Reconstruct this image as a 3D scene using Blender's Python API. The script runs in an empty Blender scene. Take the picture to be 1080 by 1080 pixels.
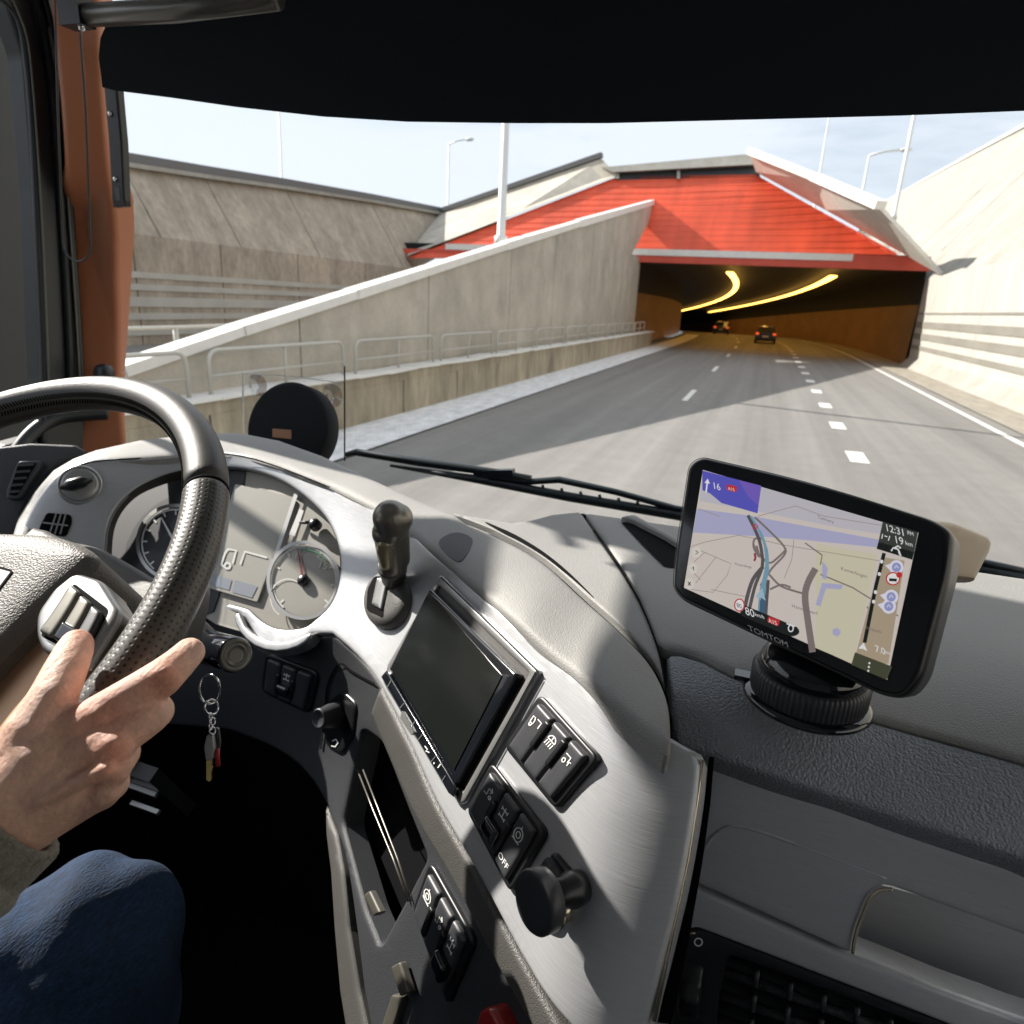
import bpy, bmesh, math, random
import numpy as np
from mathutils import Vector, Matrix
from mathutils.geometry import delaunay_2d_cdt
random.seed(7)
# ------------------------------------------------------------------ camera, sky, sun, exposure
F = 720.0
H = 2.3                                     # eye height of the lens above the road
rad = math.radians
YAW, PITCH, ROLL = rad(19.0), rad(17.2), rad(3.0)
RM = Matrix.Rotation(YAW, 3, 'Z') @ Matrix.Rotation(math.pi/2-PITCH, 3, 'X') @ Matrix.Rotation(ROLL, 3, 'Z')
RN = np.array([list(r) for r in RM])
CAM = np.array([0, 0, H])
scene = bpy.context.scene
cd = bpy.data.cameras.new('camera'); cam = bpy.data.objects.new('camera', cd)
scene.collection.objects.link(cam)
cam.matrix_world = Matrix.Translation((0, 0, H)) @ RM.to_4x4()
cd.sensor_width = 36; cd.sensor_height = 36; cd.lens = 36*F/1080
cd.clip_start = 0.01; cd.clip_end = 3000
cd.dof.use_dof = True; cd.dof.focus_distance = 0.47; cd.dof.aperture_fstop = 14
scene.camera = cam
SA, SB = 1.62, -0.40                        # sun travel per metre of fall: x, y
sun_dir = Vector((SA, SB, -1)).normalized()
sun_el = math.asin(-sun_dir.z)
w = bpy.data.worlds.new('World'); scene.world = w; w.use_nodes = True
nt = w.node_tree; bg = nt.nodes['Background']
sky = nt.nodes.new('ShaderNodeTexSky'); sky.sky_type = 'NISHITA'; sky.sun_disc = False
sky.sun_elevation = sun_el; sky.sun_rotation = math.atan2(-sun_dir.x, -sun_dir.y)
sky.air_density = 1.0; sky.dust_density = 1.6; sky.ozone_density = 1.2
tc = nt.nodes.new('ShaderNodeTexCoord'); mp = nt.nodes.new('ShaderNodeMapping'); mp.inputs['Scale'].default_value = (1.3, 1.3, 6.5)
ns = nt.nodes.new('ShaderNodeTexNoise'); ns.inputs['Scale'].default_value = 2.2; ns.inputs['Detail'].default_value = 7; ns.inputs['Roughness'].default_value = .6
cr = nt.nodes.new('ShaderNodeValToRGB'); cr.color_ramp.elements[0].position = .0; cr.color_ramp.elements[1].position = .50
mx = nt.nodes.new('ShaderNodeMix'); mx.data_type = 'RGBA'; mx.inputs['B'].default_value = (6.7, 7.2, 7.9, 1)
mu = nt.nodes.new('ShaderNodeMath'); mu.operation = 'MULTIPLY'; mu.inputs[1].default_value = .97
nt.links.new(tc.outputs['Generated'], mp.inputs['Vector']); nt.links.new(mp.outputs[0], ns.inputs['Vector'])
nt.links.new(ns.outputs['Fac'], cr.inputs[0]); nt.links.new(cr.outputs[0], mu.inputs[0]); nt.links.new(mu.outputs[0], mx.inputs['Factor'])
nt.links.new(sky.outputs[0], mx.inputs['A']); nt.links.new(mx.outputs['Result'], bg.inputs[0])
bg.inputs[1].default_value = 0.078
sd = bpy.data.lights.new('sun', 'SUN'); sd.energy = 5.0; sd.angle = rad(.5); sd.color = (1, .94, .86)
so = bpy.data.objects.new('sun', sd); scene.collection.objects.link(so)
so.rotation_euler = sun_dir.to_track_quat('-Z', 'Y').to_euler()
scene.view_settings.view_transform = 'Standard'; scene.view_settings.look = 'None'
scene.view_settings.exposure = 0.82; scene.view_settings.gamma = 1
scene.cycles.use_denoising = True; scene.cycles.max_bounces = 7; scene.cycles.transparent_max_bounces = 12
scene.cycles.caustics_reflective = False; scene.cycles.caustics_refractive = False
scene.cycles.sample_clamp_indirect = 4

# ------------------------------------------------------------------ geometry helpers
def ray(x, y):
    x = np.asarray(x, float); y = np.asarray(y, float)
    d = np.stack([(x-540)/F, -(y-540)/F, -np.ones_like(x)], -1)
    return d @ RN.T
def P(x, y, d): return CAM + ray(x, y)*np.asarray(d, float)[..., None]
def PV(x, y, d): return Vector(P(x, y, d))
def dX(x, y, v): return float(v/ray(x, y)[0])
def dY(x, y, v): return float(v/ray(x, y)[1])
def dZ(x, y, v): return float(v/ray(x, y)[2])      # v relative to the lens height
def pX(x, y, v): return PV(x, y, dX(x, y, v))
def pY(x, y, v): return PV(x, y, dY(x, y, v))
def pZ(x, y, v): return PV(x, y, dZ(x, y, v))
class Surf:
    """A smooth surface through traced points that each have their own distance."""
    def __init__(s, ctrl, lam=0.0):
        c = np.array(ctrl, float); s.c = c[:, :2]/500.; n = len(c)
        k = s.phi(np.linalg.norm(s.c[:, None]-s.c[None], axis=2)) + lam*np.eye(n)
        A = np.zeros((n+3, n+3)); A[:n, :n] = k; A[:n, n] = 1; A[:n, n+1:] = s.c; A[n, :n] = 1; A[n+1:, :n] = s.c.T
        b = np.zeros(n+3); b[:n] = 1/c[:, 2]
        s.w = np.linalg.lstsq(A, b, rcond=None)[0]; s.n = n
    def phi(s, r): return np.where(r > 1e-9, r*r*np.log(np.maximum(r, 1e-9)), 0)
    def d(s, x, y):
        q = np.stack([np.asarray(x, float), np.asarray(y, float)], -1)/500.
        r = np.linalg.norm(q[..., None, :]-s.c, axis=-1)
        v = s.phi(r) @ s.w[:s.n] + s.w[s.n] + q @ s.w[s.n+1:]
        return 1/np.maximum(v, .05)
    def p(s, x, y, h=0.):
        x = np.asarray(x, float); y = np.asarray(y, float)
        a = P(x, y, s.d(x, y))
        if np.all(np.asarray(h) == 0): return a
        return a + s.nrm(x, y)*np.asarray(h)[..., None]
    def nrm(s, x, y):
        e = 1.5
        u = P(x+e, y, s.d(x+e, y))-P(x-e, y, s.d(x-e, y)); v = P(x, y+e, s.d(x, y+e))-P(x, y-e, s.d(x, y-e))
        n = np.cross(v, u); n /= np.linalg.norm(n, axis=-1, keepdims=True)
        return n
    def v(s, x, y, h=0.): return Vector(s.p(x, y, h))
def plane_surf(pt, n):
    n = np.array(n, float); pt = np.array(pt, float)-CAM
    return Surf([(x, y, float(pt@n/(ray(x, y)@n))) for x, y in ((0, 500), (500, 500), (500, 900), (0, 900))])

ROOTLOC = {}
def mk(name, verts, faces, mat=None, parent=None, smooth=True, uv=None):
    me = bpy.data.meshes.new(name)
    me.from_pydata([tuple(v) for v in verts], [], [tuple(int(i) for i in f) for f in faces]); me.update()
    if smooth: me.polygons.foreach_set('use_smooth', [True]*len(me.polygons))
    if uv is not None:
        ul = me.uv_layers.new(name='UVMap')
        li = [l.vertex_index for l in me.loops]
        ul.data.foreach_set('uv', np.array([uv[i] for i in li], 'f').ravel())
    o = bpy.data.objects.new(name, me); scene.collection.objects.link(o)
    if mat: me.materials.append(mat)
    if parent:
        o.parent = parent
        if parent.type == 'EMPTY': o.location = -Vector(parent.location)
    return o
def tag(o, label=None, cat=None, group=None, kind=None):
    if label: o['label'] = label
    if cat: o['category'] = cat
    if group: o['group'] = group
    if kind: o['kind'] = kind
    return o
def empty(name, loc, label, cat, group=None):
    o = bpy.data.objects.new(name, None); scene.collection.objects.link(o); o.location = loc; o.empty_display_size = .05
    return tag(o, label, cat, group)
def copy_tree(o, parent=None):
    c = o.copy(); scene.collection.objects.link(c); c.parent = parent
    for ch in [q for q in bpy.data.objects if q.parent == o and q is not c]: copy_tree(ch, c)
    return c
class MB:
    def __init__(s): s.v = []; s.f = []
    def add(s, v, f):
        n = len(s.v); s.v += [tuple(q) for q in v]; s.f += [tuple(int(i)+n for i in q) for q in f]; return s
    def box(s, c, size, rot=None):
        c = Vector(c); hx, hy, hz = [q/2 for q in size]; R = rot or Matrix.Identity(3)
        v = [c + R @ Vector((sx*hx, sy*hy, sz*hz)) for sx in (-1, 1) for sy in (-1, 1) for sz in (-1, 1)]
        return s.add(v, [(0, 1, 3, 2), (4, 6, 7, 5), (0, 4, 5, 1), (2, 3, 7, 6), (0, 2, 6, 4), (1, 5, 7, 3)])
    def tube(s, pts, r, seg=10, closed=False):
        v, f = tube(pts, r, seg, closed)[:2]; return s.add(v, f)
    def prism(s, poly, ext):
        n = len(poly); ext = Vector(ext); a = [Vector(p) for p in poly]
        return s.add(a+[p+ext for p in a], [tuple(range(n))]+[tuple(range(2*n-1, n-1, -1))]+[(i, i+n, (i+1) % n+n, (i+1) % n) for i in range(n)])
    def lathe(s, o, ax, prof, seg=40, rmod=None):
        v, f = lathe(o, ax, prof, seg, rmod); return s.add(v, f)
    def build(s, name, mat, parent=None, smooth=False):
        return mk(name, s.v, s.f, mat, parent, smooth)
def tube(pts, r, seg=10, closed=False, up0=None):
    pts = [Vector(p) for p in pts]; n = len(pts); rr = r if hasattr(r, '__len__') else [r]*n
    T = []
    for i in range(n):
        a = pts[(i-1) % n] if (closed or i > 0) else pts[0]; b = pts[(i+1) % n] if (closed or i < n-1) else pts[-1]
        T.append((b-a).normalized())
    up = Vector(up0) if up0 else (Vector((0, 0, 1)) if abs(T[0].z) < .9 else Vector((1, 0, 0)))
    U = (up - T[0]*up.dot(T[0])).normalized(); vs = []; uv = []; L = 0
    for i in range(n):
        U = (U - T[i]*U.dot(T[i])).normalized(); W = T[i].cross(U)
        if i: L += (pts[i]-pts[i-1]).length
        for k in range(seg):
            a = 2*math.pi*k/seg; vs.append(pts[i]+(U*math.cos(a)+W*math.sin(a))*rr[i]); uv.append((L, a*rr[i]))
    fs = []
    for i in range(n if closed else n-1):
        for k in range(seg):
            j = (i+1) % n; fs.append((i*seg+k, i*seg+(k+1) % seg, j*seg+(k+1) % seg, j*seg+k))
    if not closed:
        fs.append(tuple(range(seg-1, -1, -1))); fs.append(tuple(range((n-1)*seg, n*seg)))
    return vs, fs, uv
def lathe(o, ax, prof, seg=40, rmod=None):
    o = Vector(o); ax = Vector(ax).normalized(); u = ax.orthogonal().normalized(); w2 = ax.cross(u); vs = []; fs = []
    for j, (r, z) in enumerate(prof):
        for k in range(seg):
            a = 2*math.pi*k/seg; q = r*(rmod(j, k) if rmod else 1)
            vs.append(o+ax*z+(u*math.cos(a)+w2*math.sin(a))*q)
    for j in range(len(prof)-1):
        for k in range(seg): fs.append((j*seg+k, j*seg+(k+1) % seg, (j+1)*seg+(k+1) % seg, (j+1)*seg+k))
    fs.append(tuple(range(seg-1, -1, -1))); fs.append(tuple(range((len(prof)-1)*seg, len(prof)*seg)))
    return vs, fs
def crs(pts, n=8, closed=False):
    p = [np.array(q, float) for q in pts]; out = []; m = len(p)
    for i in range(m if closed else m-1):
        a, b, c, d = (p[(i-1) % m], p[i], p[(i+1) % m], p[(i+2) % m]) if closed else (p[max(i-1, 0)], p[i], p[i+1], p[min(i+2, m-1)])
        for k in range(n):
            t = k/n; out.append(.5*((2*b)+(-a+c)*t+(2*a-5*b+4*c-d)*t*t+(-a+3*b-3*c+d)*t**3))
    if not closed: out.append(p[-1])
    return [tuple(q) for q in out]
def rpoly(pts, r=4, n=5):
    """polygon with rounded corners; a point may carry its own radius as third value"""
    m = len(pts); out = []
    for i in range(m):
        p = np.array(pts[i][:2], float); a = np.array(pts[i-1][:2], float); b = np.array(pts[(i+1) % m][:2], float)
        rr = pts[i][2] if len(pts[i]) > 2 else r
        la, lb = np.linalg.norm(a-p), np.linalg.norm(b-p); q = min(rr, la*.48, lb*.48)
        if q < .05: out.append(tuple(p)); continue
        s = p+(a-p)/la*q; e = p+(b-p)/lb*q
        for k in range(n+1):
            t = k/n; out.append(tuple((1-t)**2*s+2*t*(1-t)*p+t*t*e))
    return out
def resamp(poly, sp):
    out = []; m = len(poly)
    for i in range(m):
        a = np.array(poly[i], float); b = np.array(poly[(i+1) % m], float); L = np.linalg.norm(b-a)
        if L < 1e-3: continue
        k = max(1, int(math.ceil(L/sp)))
        for j in range(k): out.append(a+(b-a)*j/k)
    return np.array(out)
def inside(pts, poly):
    x, y = pts[:, 0], pts[:, 1]; r = np.zeros(len(pts), bool); n = len(poly)
    for i in range(n):
        x1, y1 = poly[i]; x2, y2 = poly[(i+1) % n]
        if y1 == y2: continue
        c = ((y1 > y) != (y2 > y)) & (x < (x2-x1)*(y-y1)/(y2-y1)+x1); r ^= c
    return r
def dist(pts, poly):
    d = np.full(len(pts), 1e9); n = len(poly)
    for i in range(n):
        a = poly[i]; b = poly[(i+1) % n]; ab = b-a; L = ab@ab
        if L < 1e-12: continue
        t = np.clip(((pts-a)@ab)/L, 0, 1); q = a+t[:, None]*ab
        d = np.minimum(d, np.linalg.norm(pts-q, axis=1))
    return d
def area(p): return .5*sum(p[i-1][0]*p[i][1]-p[i][0]*p[i-1][1] for i in range(len(p)))
def patch(name, outline, surf, mat, parent=None, holes=(), sp=16, h=0., th=.004, ew=0, er=.002, bsp=None, hfun=None, lip=0):
    """Sheet with real thickness whose outline is traced; ew/er: width (px) and drop (m) of the rounded edge."""
    bsp = bsp or min(6, sp)
    O = resamp(outline, bsp); HS = [resamp(q, bsp) for q in holes]
    lo = O.min(0); hi = O.max(0)
    gx, gy = np.meshgrid(np.arange(lo[0], hi[0], sp)+sp*.37, np.arange(lo[1], hi[1], sp)+sp*.41); gx[1::2] += sp/2
    G = np.stack([gx.ravel(), gy.ravel()], 1)
    if len(G):
        k = inside(G, O) & (dist(G, O) > max(sp*.4, ew*1.15))
        G = G[k]
        for q in HS:
            if len(G): G = G[~inside(G, q)]
            if len(G): G = G[dist(G, q) > max(sp*.4, ew*1.15)]
    L = [O]+HS; extra = []
    if ew:
        for t in (.12, .35, .65, 1.0):
            for li, q in enumerate(L):
                sgn = 1 if area(q) > 0 else -1
                if li: sgn = -sgn
                tn = np.roll(q, -1, 0)-np.roll(q, 1, 0); nn = np.stack([-tn[:, 1], tn[:, 0]], 1); nn /= np.maximum(np.linalg.norm(nn, axis=1, keepdims=True), 1e-6)
                e = q+nn*sgn*ew*t
                ok = inside(e, O)
                dd = np.min([dist(e, z) for z in L], axis=0)
                ok &= dd > ew*t*.9
                for z in HS: ok &= ~inside(e, z)
                extra.append(e[ok])
    allp = np.concatenate(L+[G]+extra) if (len(G) or extra) else np.concatenate(L)
    ed = []; n0 = 0
    for q in L:
        m = len(q); ed += [(n0+i, n0+(i+1) % m) for i in range(m)]; n0 += m
    vo, eo, fo, ov, oe, of = delaunay_2d_cdt([Vector(q) for q in allp], ed, [], 0, 1e-4)
    V2 = np.array([tuple(q) for q in vo]); FF = [f for f in fo]
    C = np.array([V2[list(f)].mean(0) for f in FF]); k = inside(C, O)
    for q in HS: k &= ~inside(C, q)
    FF = [f for f, kk in zip(FF, k) if kk]
    FF = [f if ((V2[f[1]]-V2[f[0]])[0]*(V2[f[2]]-V2[f[0]])[1]-(V2[f[1]]-V2[f[0]])[1]*(V2[f[2]]-V2[f[0]])[0]) < 0 else f[::-1] for f in FF]
    hh = np.full(len(V2), float(h))
    if hfun is not None: hh = hh+hfun(V2[:, 0], V2[:, 1])
    if ew:
        dd = np.min([dist(V2, z) for z in L], axis=0); t = np.clip(dd/ew, 0, 1)
        hh -= er*(1-np.sqrt(np.maximum(0, 1-(1-t)**2)))
    base = surf.p(V2[:, 0], V2[:, 1]); N = surf.nrm(V2[:, 0], V2[:, 1]); V3 = base+N*hh[:, None]
    # boundary skirt
    cnt = {}
    for f in FF:
        for i in range(3):
            a, b = f[i], f[(i+1) % 3]; cnt[(a, b)] = 1
    bd = [(a, b) for (a, b) in cnt if (b, a) not in cnt]
    def slim(f):
        a, b, c = V2[f[0]], V2[f[1]], V2[f[2]]; ar = abs((b-a)[0]*(c-a)[1]-(b-a)[1]*(c-a)[0]); m_ = max(np.linalg.norm(b-a), np.linalg.norm(c-b), np.linalg.norm(a-c))
        return ar < .012*m_*m_ and ar < .6
    vs = list(map(tuple, V3)); mp_ = {}; fs = [tuple(f) for f in FF if not slim(f)]
    def sk(i, top):
        if (i, top) not in mp_:
            mp_[(i, top)] = len(vs); vs.append(tuple(V3[i] if top else V3[i]-N[i]*th))
        return mp_[(i, top)]
    for a, b in bd: fs.append((sk(b, 1), sk(a, 1), sk(a, 0), sk(b, 0)))
    return mk(name, vs, fs, mat, parent)
def quadpoly(c, u0, u1, v0, v1):
    (a, b, d, e) = [np.array(q, float) for q in c]       # a=(0,0) b=(1,0) d=(1,1) e=(0,1)
    f = lambda u, v: tuple(a*(1-u)*(1-v)+b*u*(1-v)+d*u*v+e*(1-u)*v)
    return [f(u0, v0), f(u1, v0), f(u1, v1), f(u0, v1)]
def qpt(c, u, v):
    (a, b, d, e) = [np.array(q, float) for q in c]
    return tuple(a*(1-u)*(1-v)+b*u*(1-v)+d*u*v+e*(1-u)*v)
def ribbon_geo(pts, wd, surf, h, closed=False):
    p = np.array(pts, float); n = len(p); t = np.zeros_like(p)
    for i in range(n):
        a = p[(i-1) % n] if (closed or i > 0) else p[0]; b = p[(i+1) % n] if (closed or i < n-1) else p[-1]
        t[i] = (b-a)/max(np.linalg.norm(b-a), 1e-6)
    nn = np.stack([-t[:, 1], t[:, 0]], 1); ww = np.array(wd if hasattr(wd, '__len__') else [wd]*n)[:, None]/2
    a = p+nn*ww; b = p-nn*ww; q = np.concatenate([a, b]); v = surf.p(q[:, 0], q[:, 1], np.full(len(q), float(h)))
    f = [(i, i+n, (i+1) % n+n, (i+1) % n) for i in range(n if closed else n-1)]
    return v, f
def strokes(name, lines, wd, surf, h, mat, parent):
    m = MB()
    for l in lines:
        cl = False; lw = wd
        if isinstance(l, dict): cl = l.get('closed', False); lw = l.get('w', wd); l = l['p']
        v, f = ribbon_geo(l, lw, surf, h, cl); m.add(v, f)
    return m.build(name, mat, parent)
def flat(name, polys, surf, h, mat, parent):
    m = MB()
    for pl in polys:
        q = np.array(pl, float); m.add(surf.p(q[:, 0], q[:, 1], np.full(len(q), float(h))), [tuple(range(len(pl)))[::-1]])
    return m.build(name, mat, parent)
def ell(cx, cy, rx, ry, rot=0, n=28, a0=0, a1=360):
    c, s = math.cos(rad(rot)), math.sin(rad(rot)); out = []
    full = abs(a1-a0) >= 360
    for k in range(n if full else n+1):
        a = rad(a0+(a1-a0)*k/n); x, y = rx*math.cos(a), ry*math.sin(a); out.append((cx+x*c-y*s, cy+x*s+y*c))
    return out
_tc = {}
def text2d(s):
    if s in _tc: return _tc[s]
    cu = bpy.data.curves.new('t', 'FONT'); cu.body = s; cu.size = 1; cu.resolution_u = 3; cu.align_x = 'CENTER'
    o = bpy.data.objects.new('t', cu); scene.collection.objects.link(o)
    dg = bpy.context.evaluated_depsgraph_get(); me = bpy.data.meshes.new_from_object(o.evaluated_get(dg))
    r = ([tuple(v.co[:2]) for v in me.vertices], [tuple(p.vertices) for p in me.polygons])
    bpy.data.objects.remove(o); bpy.data.curves.remove(cu); bpy.data.meshes.remove(me); _tc[s] = r; return r
def text(name, s, org, ux, uy, surf, h, mat, parent):
    v, f = text2d(s); o = np.array(org, float); ux = np.array(ux, float); uy = np.array(uy, float)
    q = np.array([o+ux*a[0]+uy*a[1] for a in v]); return mk(name, surf.p(q[:, 0], q[:, 1], np.full(len(q), float(h))), f, mat, parent, False)
def blend(name, caps, mat, parent, vox=.0016, smooth_it=6, fac=.5, extra=None):
    """one continuous skin grown over tapered limbs: caps = [(p0, r0, p1, r1)]"""
    m = MB()
    for p0, r0, p1, r1 in caps:
        p0 = Vector(p0); p1 = Vector(p1); ax = p1-p0; L = ax.length; seg = 20
        if L < 1e-5: ax = Vector((0, 0, 1)); L = 1e-5
        prof = [(max(r0*math.sin(a), 1e-5), -r0*math.cos(a)) for a in [math.pi/2*k/6 for k in range(0, 7)]]
        prof += [(max(r1*math.cos(a), 1e-5), L+r1*math.sin(a)) for a in [math.pi/2*k/6 for k in range(0, 7)]]
        m.lathe(p0, ax, prof, seg)
    if extra: extra(m)
    o = m.build(name, mat, None)
    md = o.modifiers.new('r', 'REMESH'); md.mode = 'VOXEL'; md.voxel_size = vox; md.use_smooth_shade = True
    if smooth_it: sm = o.modifiers.new('s', 'SMOOTH'); sm.factor = fac; sm.iterations = smooth_it
    dg = bpy.context.evaluated_depsgraph_get(); me = bpy.data.meshes.new_from_object(o.evaluated_get(dg))
    o.modifiers.clear(); old = o.data; o.data = me; bpy.data.meshes.remove(old)
    me.polygons.foreach_set('use_smooth', [True]*len(me.polygons))
    if not me.materials: me.materials.append(mat)
    if parent:
        o.parent = parent
        if parent.type == 'EMPTY': o.location = -Vector(parent.location)
    return o

# ------------------------------------------------------------------ materials
def mat(name, col, rough=.6, metal=0., bump=None, var=None, spec=.5, emit=None, coat=0., sheen=0., trans=None, sss=0.):
    m = bpy.data.materials.new(name); m.use_nodes = True; t = m.node_tree; b = t.nodes['Principled BSDF']
    b.inputs['Base Color'].default_value = (*col, 1); b.inputs['Roughness'].default_value = rough; b.inputs['Metallic'].default_value = metal
    b.inputs['Specular IOR Level'].default_value = spec; b.inputs['Coat Weight'].default_value = coat
    if sheen: b.inputs['Sheen Weight'].default_value = sheen
    if sss: b.inputs['Subsurface Weight'].default_value = sss; b.inputs['Subsurface Radius'].default_value = (1, .35, .2); b.inputs['Subsurface Scale'].default_value = .006
    if emit: b.inputs['Emission Color'].default_value = (*emit[0], 1); b.inputs['Emission Strength'].default_value = emit[1]
    co = t.nodes.new('ShaderNodeTexCoord')
    if var:                                             # list of (type, scale, amount, stretch)
        last = None
        for vi, (kind, sc, amt, st) in enumerate(var):
            mpn = t.nodes.new('ShaderNodeMapping'); mpn.inputs['Scale'].default_value = st; t.links.new(co.outputs['Object'], mpn.inputs['Vector'])
            n = t.nodes.new('ShaderNodeTexNoise'); n.inputs['Scale'].default_value = sc; n.inputs['Detail'].default_value = 6; n.inputs['Roughness'].default_value = .62
            t.links.new(mpn.outputs[0], n.inputs['Vector'])
            mr = t.nodes.new('ShaderNodeMapRange'); mr.inputs['From Min'].default_value = .3; mr.inputs['From Max'].default_value = .7
            mr.inputs['To Min'].default_value = 1-amt; mr.inputs['To Max'].default_value = 1+amt; t.links.new(n.outputs['Fac'], mr.inputs['Value'])
            mm = t.nodes.new('ShaderNodeMix'); mm.data_type = 'RGBA'; mm.blend_type = 'MULTIPLY'; mm.inputs['Factor'].default_value = 1
            if last: t.links.new(last, mm.inputs['A'])
            else: mm.inputs['A'].default_value = (*col, 1)
            t.links.new(mr.outputs[0], mm.inputs['B']); last = mm.outputs['Result']
        t.links.new(last, b.inputs['Base Color'])
    if bump:
        kind, sc, dist_, st = bump[:4]; strch = bump[4] if len(bump) > 4 else (1, 1, 1)
        mpn = t.nodes.new('ShaderNodeMapping'); mpn.inputs['Scale'].default_value = strch; t.links.new(co.outputs['Object'], mpn.inputs['Vector'])
        if kind == 'voronoi':
            n = t.nodes.new('ShaderNodeTexVoronoi'); n.feature = 'SMOOTH_F1'; n.inputs['Scale'].default_value = sc; n.inputs['Smoothness'].default_value = .35; out = n.outputs['Distance']
        elif kind == 'wave':
            n = t.nodes.new('ShaderNodeTexWave'); n.inputs['Scale'].default_value = sc; n.inputs['Distortion'].default_value = .4; out = n.outputs['Fac']
        else:
            n = t.nodes.new('ShaderNodeTexNoise'); n.inputs['Scale'].default_value = sc; n.inputs['Detail'].default_value = 5; out = n.outputs['Fac']
        t.links.new(mpn.outputs[0], n.inputs['Vector'])
        bn = t.nodes.new('ShaderNodeBump'); bn.inputs['Distance'].default_value = dist_; bn.inputs['Strength'].default_value = st
        if kind == 'voronoi': bn.invert = True
        t.links.new(out, bn.inputs['Height']); t.links.new(bn.outputs[0], b.inputs['Normal'])
    return m
def glass(name, tint=(1, 1, 1), refl=.5, ior=1.35, rough=0.0):
    m = bpy.data.materials.new(name); m.use_nodes = True; t = m.node_tree; t.nodes.clear()
    o = t.nodes.new('ShaderNodeOutputMaterial'); tr = t.nodes.new('ShaderNodeBsdfTransparent'); gl = t.nodes.new('ShaderNodeBsdfGlossy')
    fr = t.nodes.new('ShaderNodeFresnel'); fr.inputs[0].default_value = ior; mu = t.nodes.new('ShaderNodeMath'); mu.operation = 'MULTIPLY'; mu.inputs[1].default_value = refl
    tr.inputs[0].default_value = (*tint, 1); gl.inputs['Roughness'].default_value = rough
    x = t.nodes.new('ShaderNodeMixShader'); t.links.new(fr.outputs[0], mu.inputs[0]); t.links.new(mu.outputs[0], x.inputs[0])
    t.links.new(tr.outputs[0], x.inputs[1]); t.links.new(gl.outputs[0], x.inputs[2]); t.links.new(x.outputs[0], o.inputs[0]); return m

V1 = (1, 1, 1)
M = dict(
 asphalt=mat('asphalt', (.20, .19, .176), .85, var=[('n', .35, .14, (1, .12, 1)), ('n', 1.5, .2, (1, .01, 1)), ('n', 4.5, .05, (1, .02, 1)), ('n', 2.2, .07, V1), ('n', 60, .18, V1)], bump=('noise', 90, .01, .5)),
 strip=mat('salted_concrete', (.74, .735, .73), .9, var=[('n', 5, .25, (1, .5, 1)), ('n', 30, .3, V1)]),
 kerbside=mat('worn_kerbside', (.30, .27, .22), .9, var=[('n', 3, .2, (1, .3, 1)), ('n', 40, .12, V1)]),
 paint=mat('road_paint', (.72, .7, .66), .7, var=[('n', 12, .12, V1)]),
 conc=mat('concrete', (.46, .42, .355), .9, var=[('n', .3, .2, (1, 1, .9)), ('n', 2.6, .06, (1, 1, .12)), ('n', 1.3, .13, V1), ('n', 14, .06, V1)], bump=('noise', 12, .02, .4)),
 concold=mat('weathered_concrete', (.34, .29, .21), .92, var=[('n', 1.1, .32, (1, 1, .35)), ('n', 6, .22, (1, 1, .25))], bump=('noise', 14, .03, .5)),
 concpale=mat('pale_concrete', (.315, .30, .262), .9, var=[('n', .6, .12, V1), ('n', 3, .10, (1, 1, .25)), ('n', .15, .1, V1)]),
 concL=mat('board_marked_concrete', (.34, .29, .23), .9, var=[('n', .25, .2, V1), ('n', 3.4, .2, (.25, 1.6, .9)), ('n', 1.1, .22, (1, 1, .3))]),
 wing=mat('sunlit_wing_concrete', (.68, .65, .58), .9, var=[('n', .5, .1, V1), ('n', 3, .07, (1, 1, .3))]),  # concrete lightened in colour to stand in for sun on the wing
 white=mat('white_coping', (.78, .76, .72), .7, var=[('n', 3, .07, V1)]),
 wpaint=mat('white_wall_paint', (.41, .395, .355), .8, var=[('n', 1.2, .1, (1, 1, .4))]),
 band=mat('grey_wall_band', (.20, .188, .16), .85, var=[('n', 1.2, .16, (1, .4, 1))]),
 bandd=mat('dull_wall_band', (.24, .20, .155), .85, var=[('n', 1.2, .16, (1, .4, 1))]),
 red=mat('red_cladding', (.70, .09, .034), .55, var=[('n', 1.4, .13, (1, .12, .12)), ('n', .35, .14, V1), ('n', 8, .07, (.1, 1, 1))]),
 redd=mat('red_fascia', (.60, .085, .05), .6, var=[('n', 2, .1, V1)]),
 dark=mat('dark_steel', (.045, .05, .055), .6),
 cap=mat('grey_cap', (.12, .12, .12), .6),
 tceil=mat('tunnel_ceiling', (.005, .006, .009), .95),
 twall=mat('tunnel_cladding', (.17, .082, .03), .7, var=[('n', .8, .2, (1, .3, 1)), ('n', 5, .12, V1)]),
 steelw=mat('galvanised_rail', (.52, .50, .45), .5, .2),
 pole=mat('lamp_post_paint', (.70, .70, .68), .5, .1),
 lamp=mat('sodium_lamp', (.9, .6, .2), .5, emit=((1, .52, .10), 4)),
 ground=mat('ground', (.10, .11, .06), .95, var=[('n', .2, .3, V1)]),
)
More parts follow.
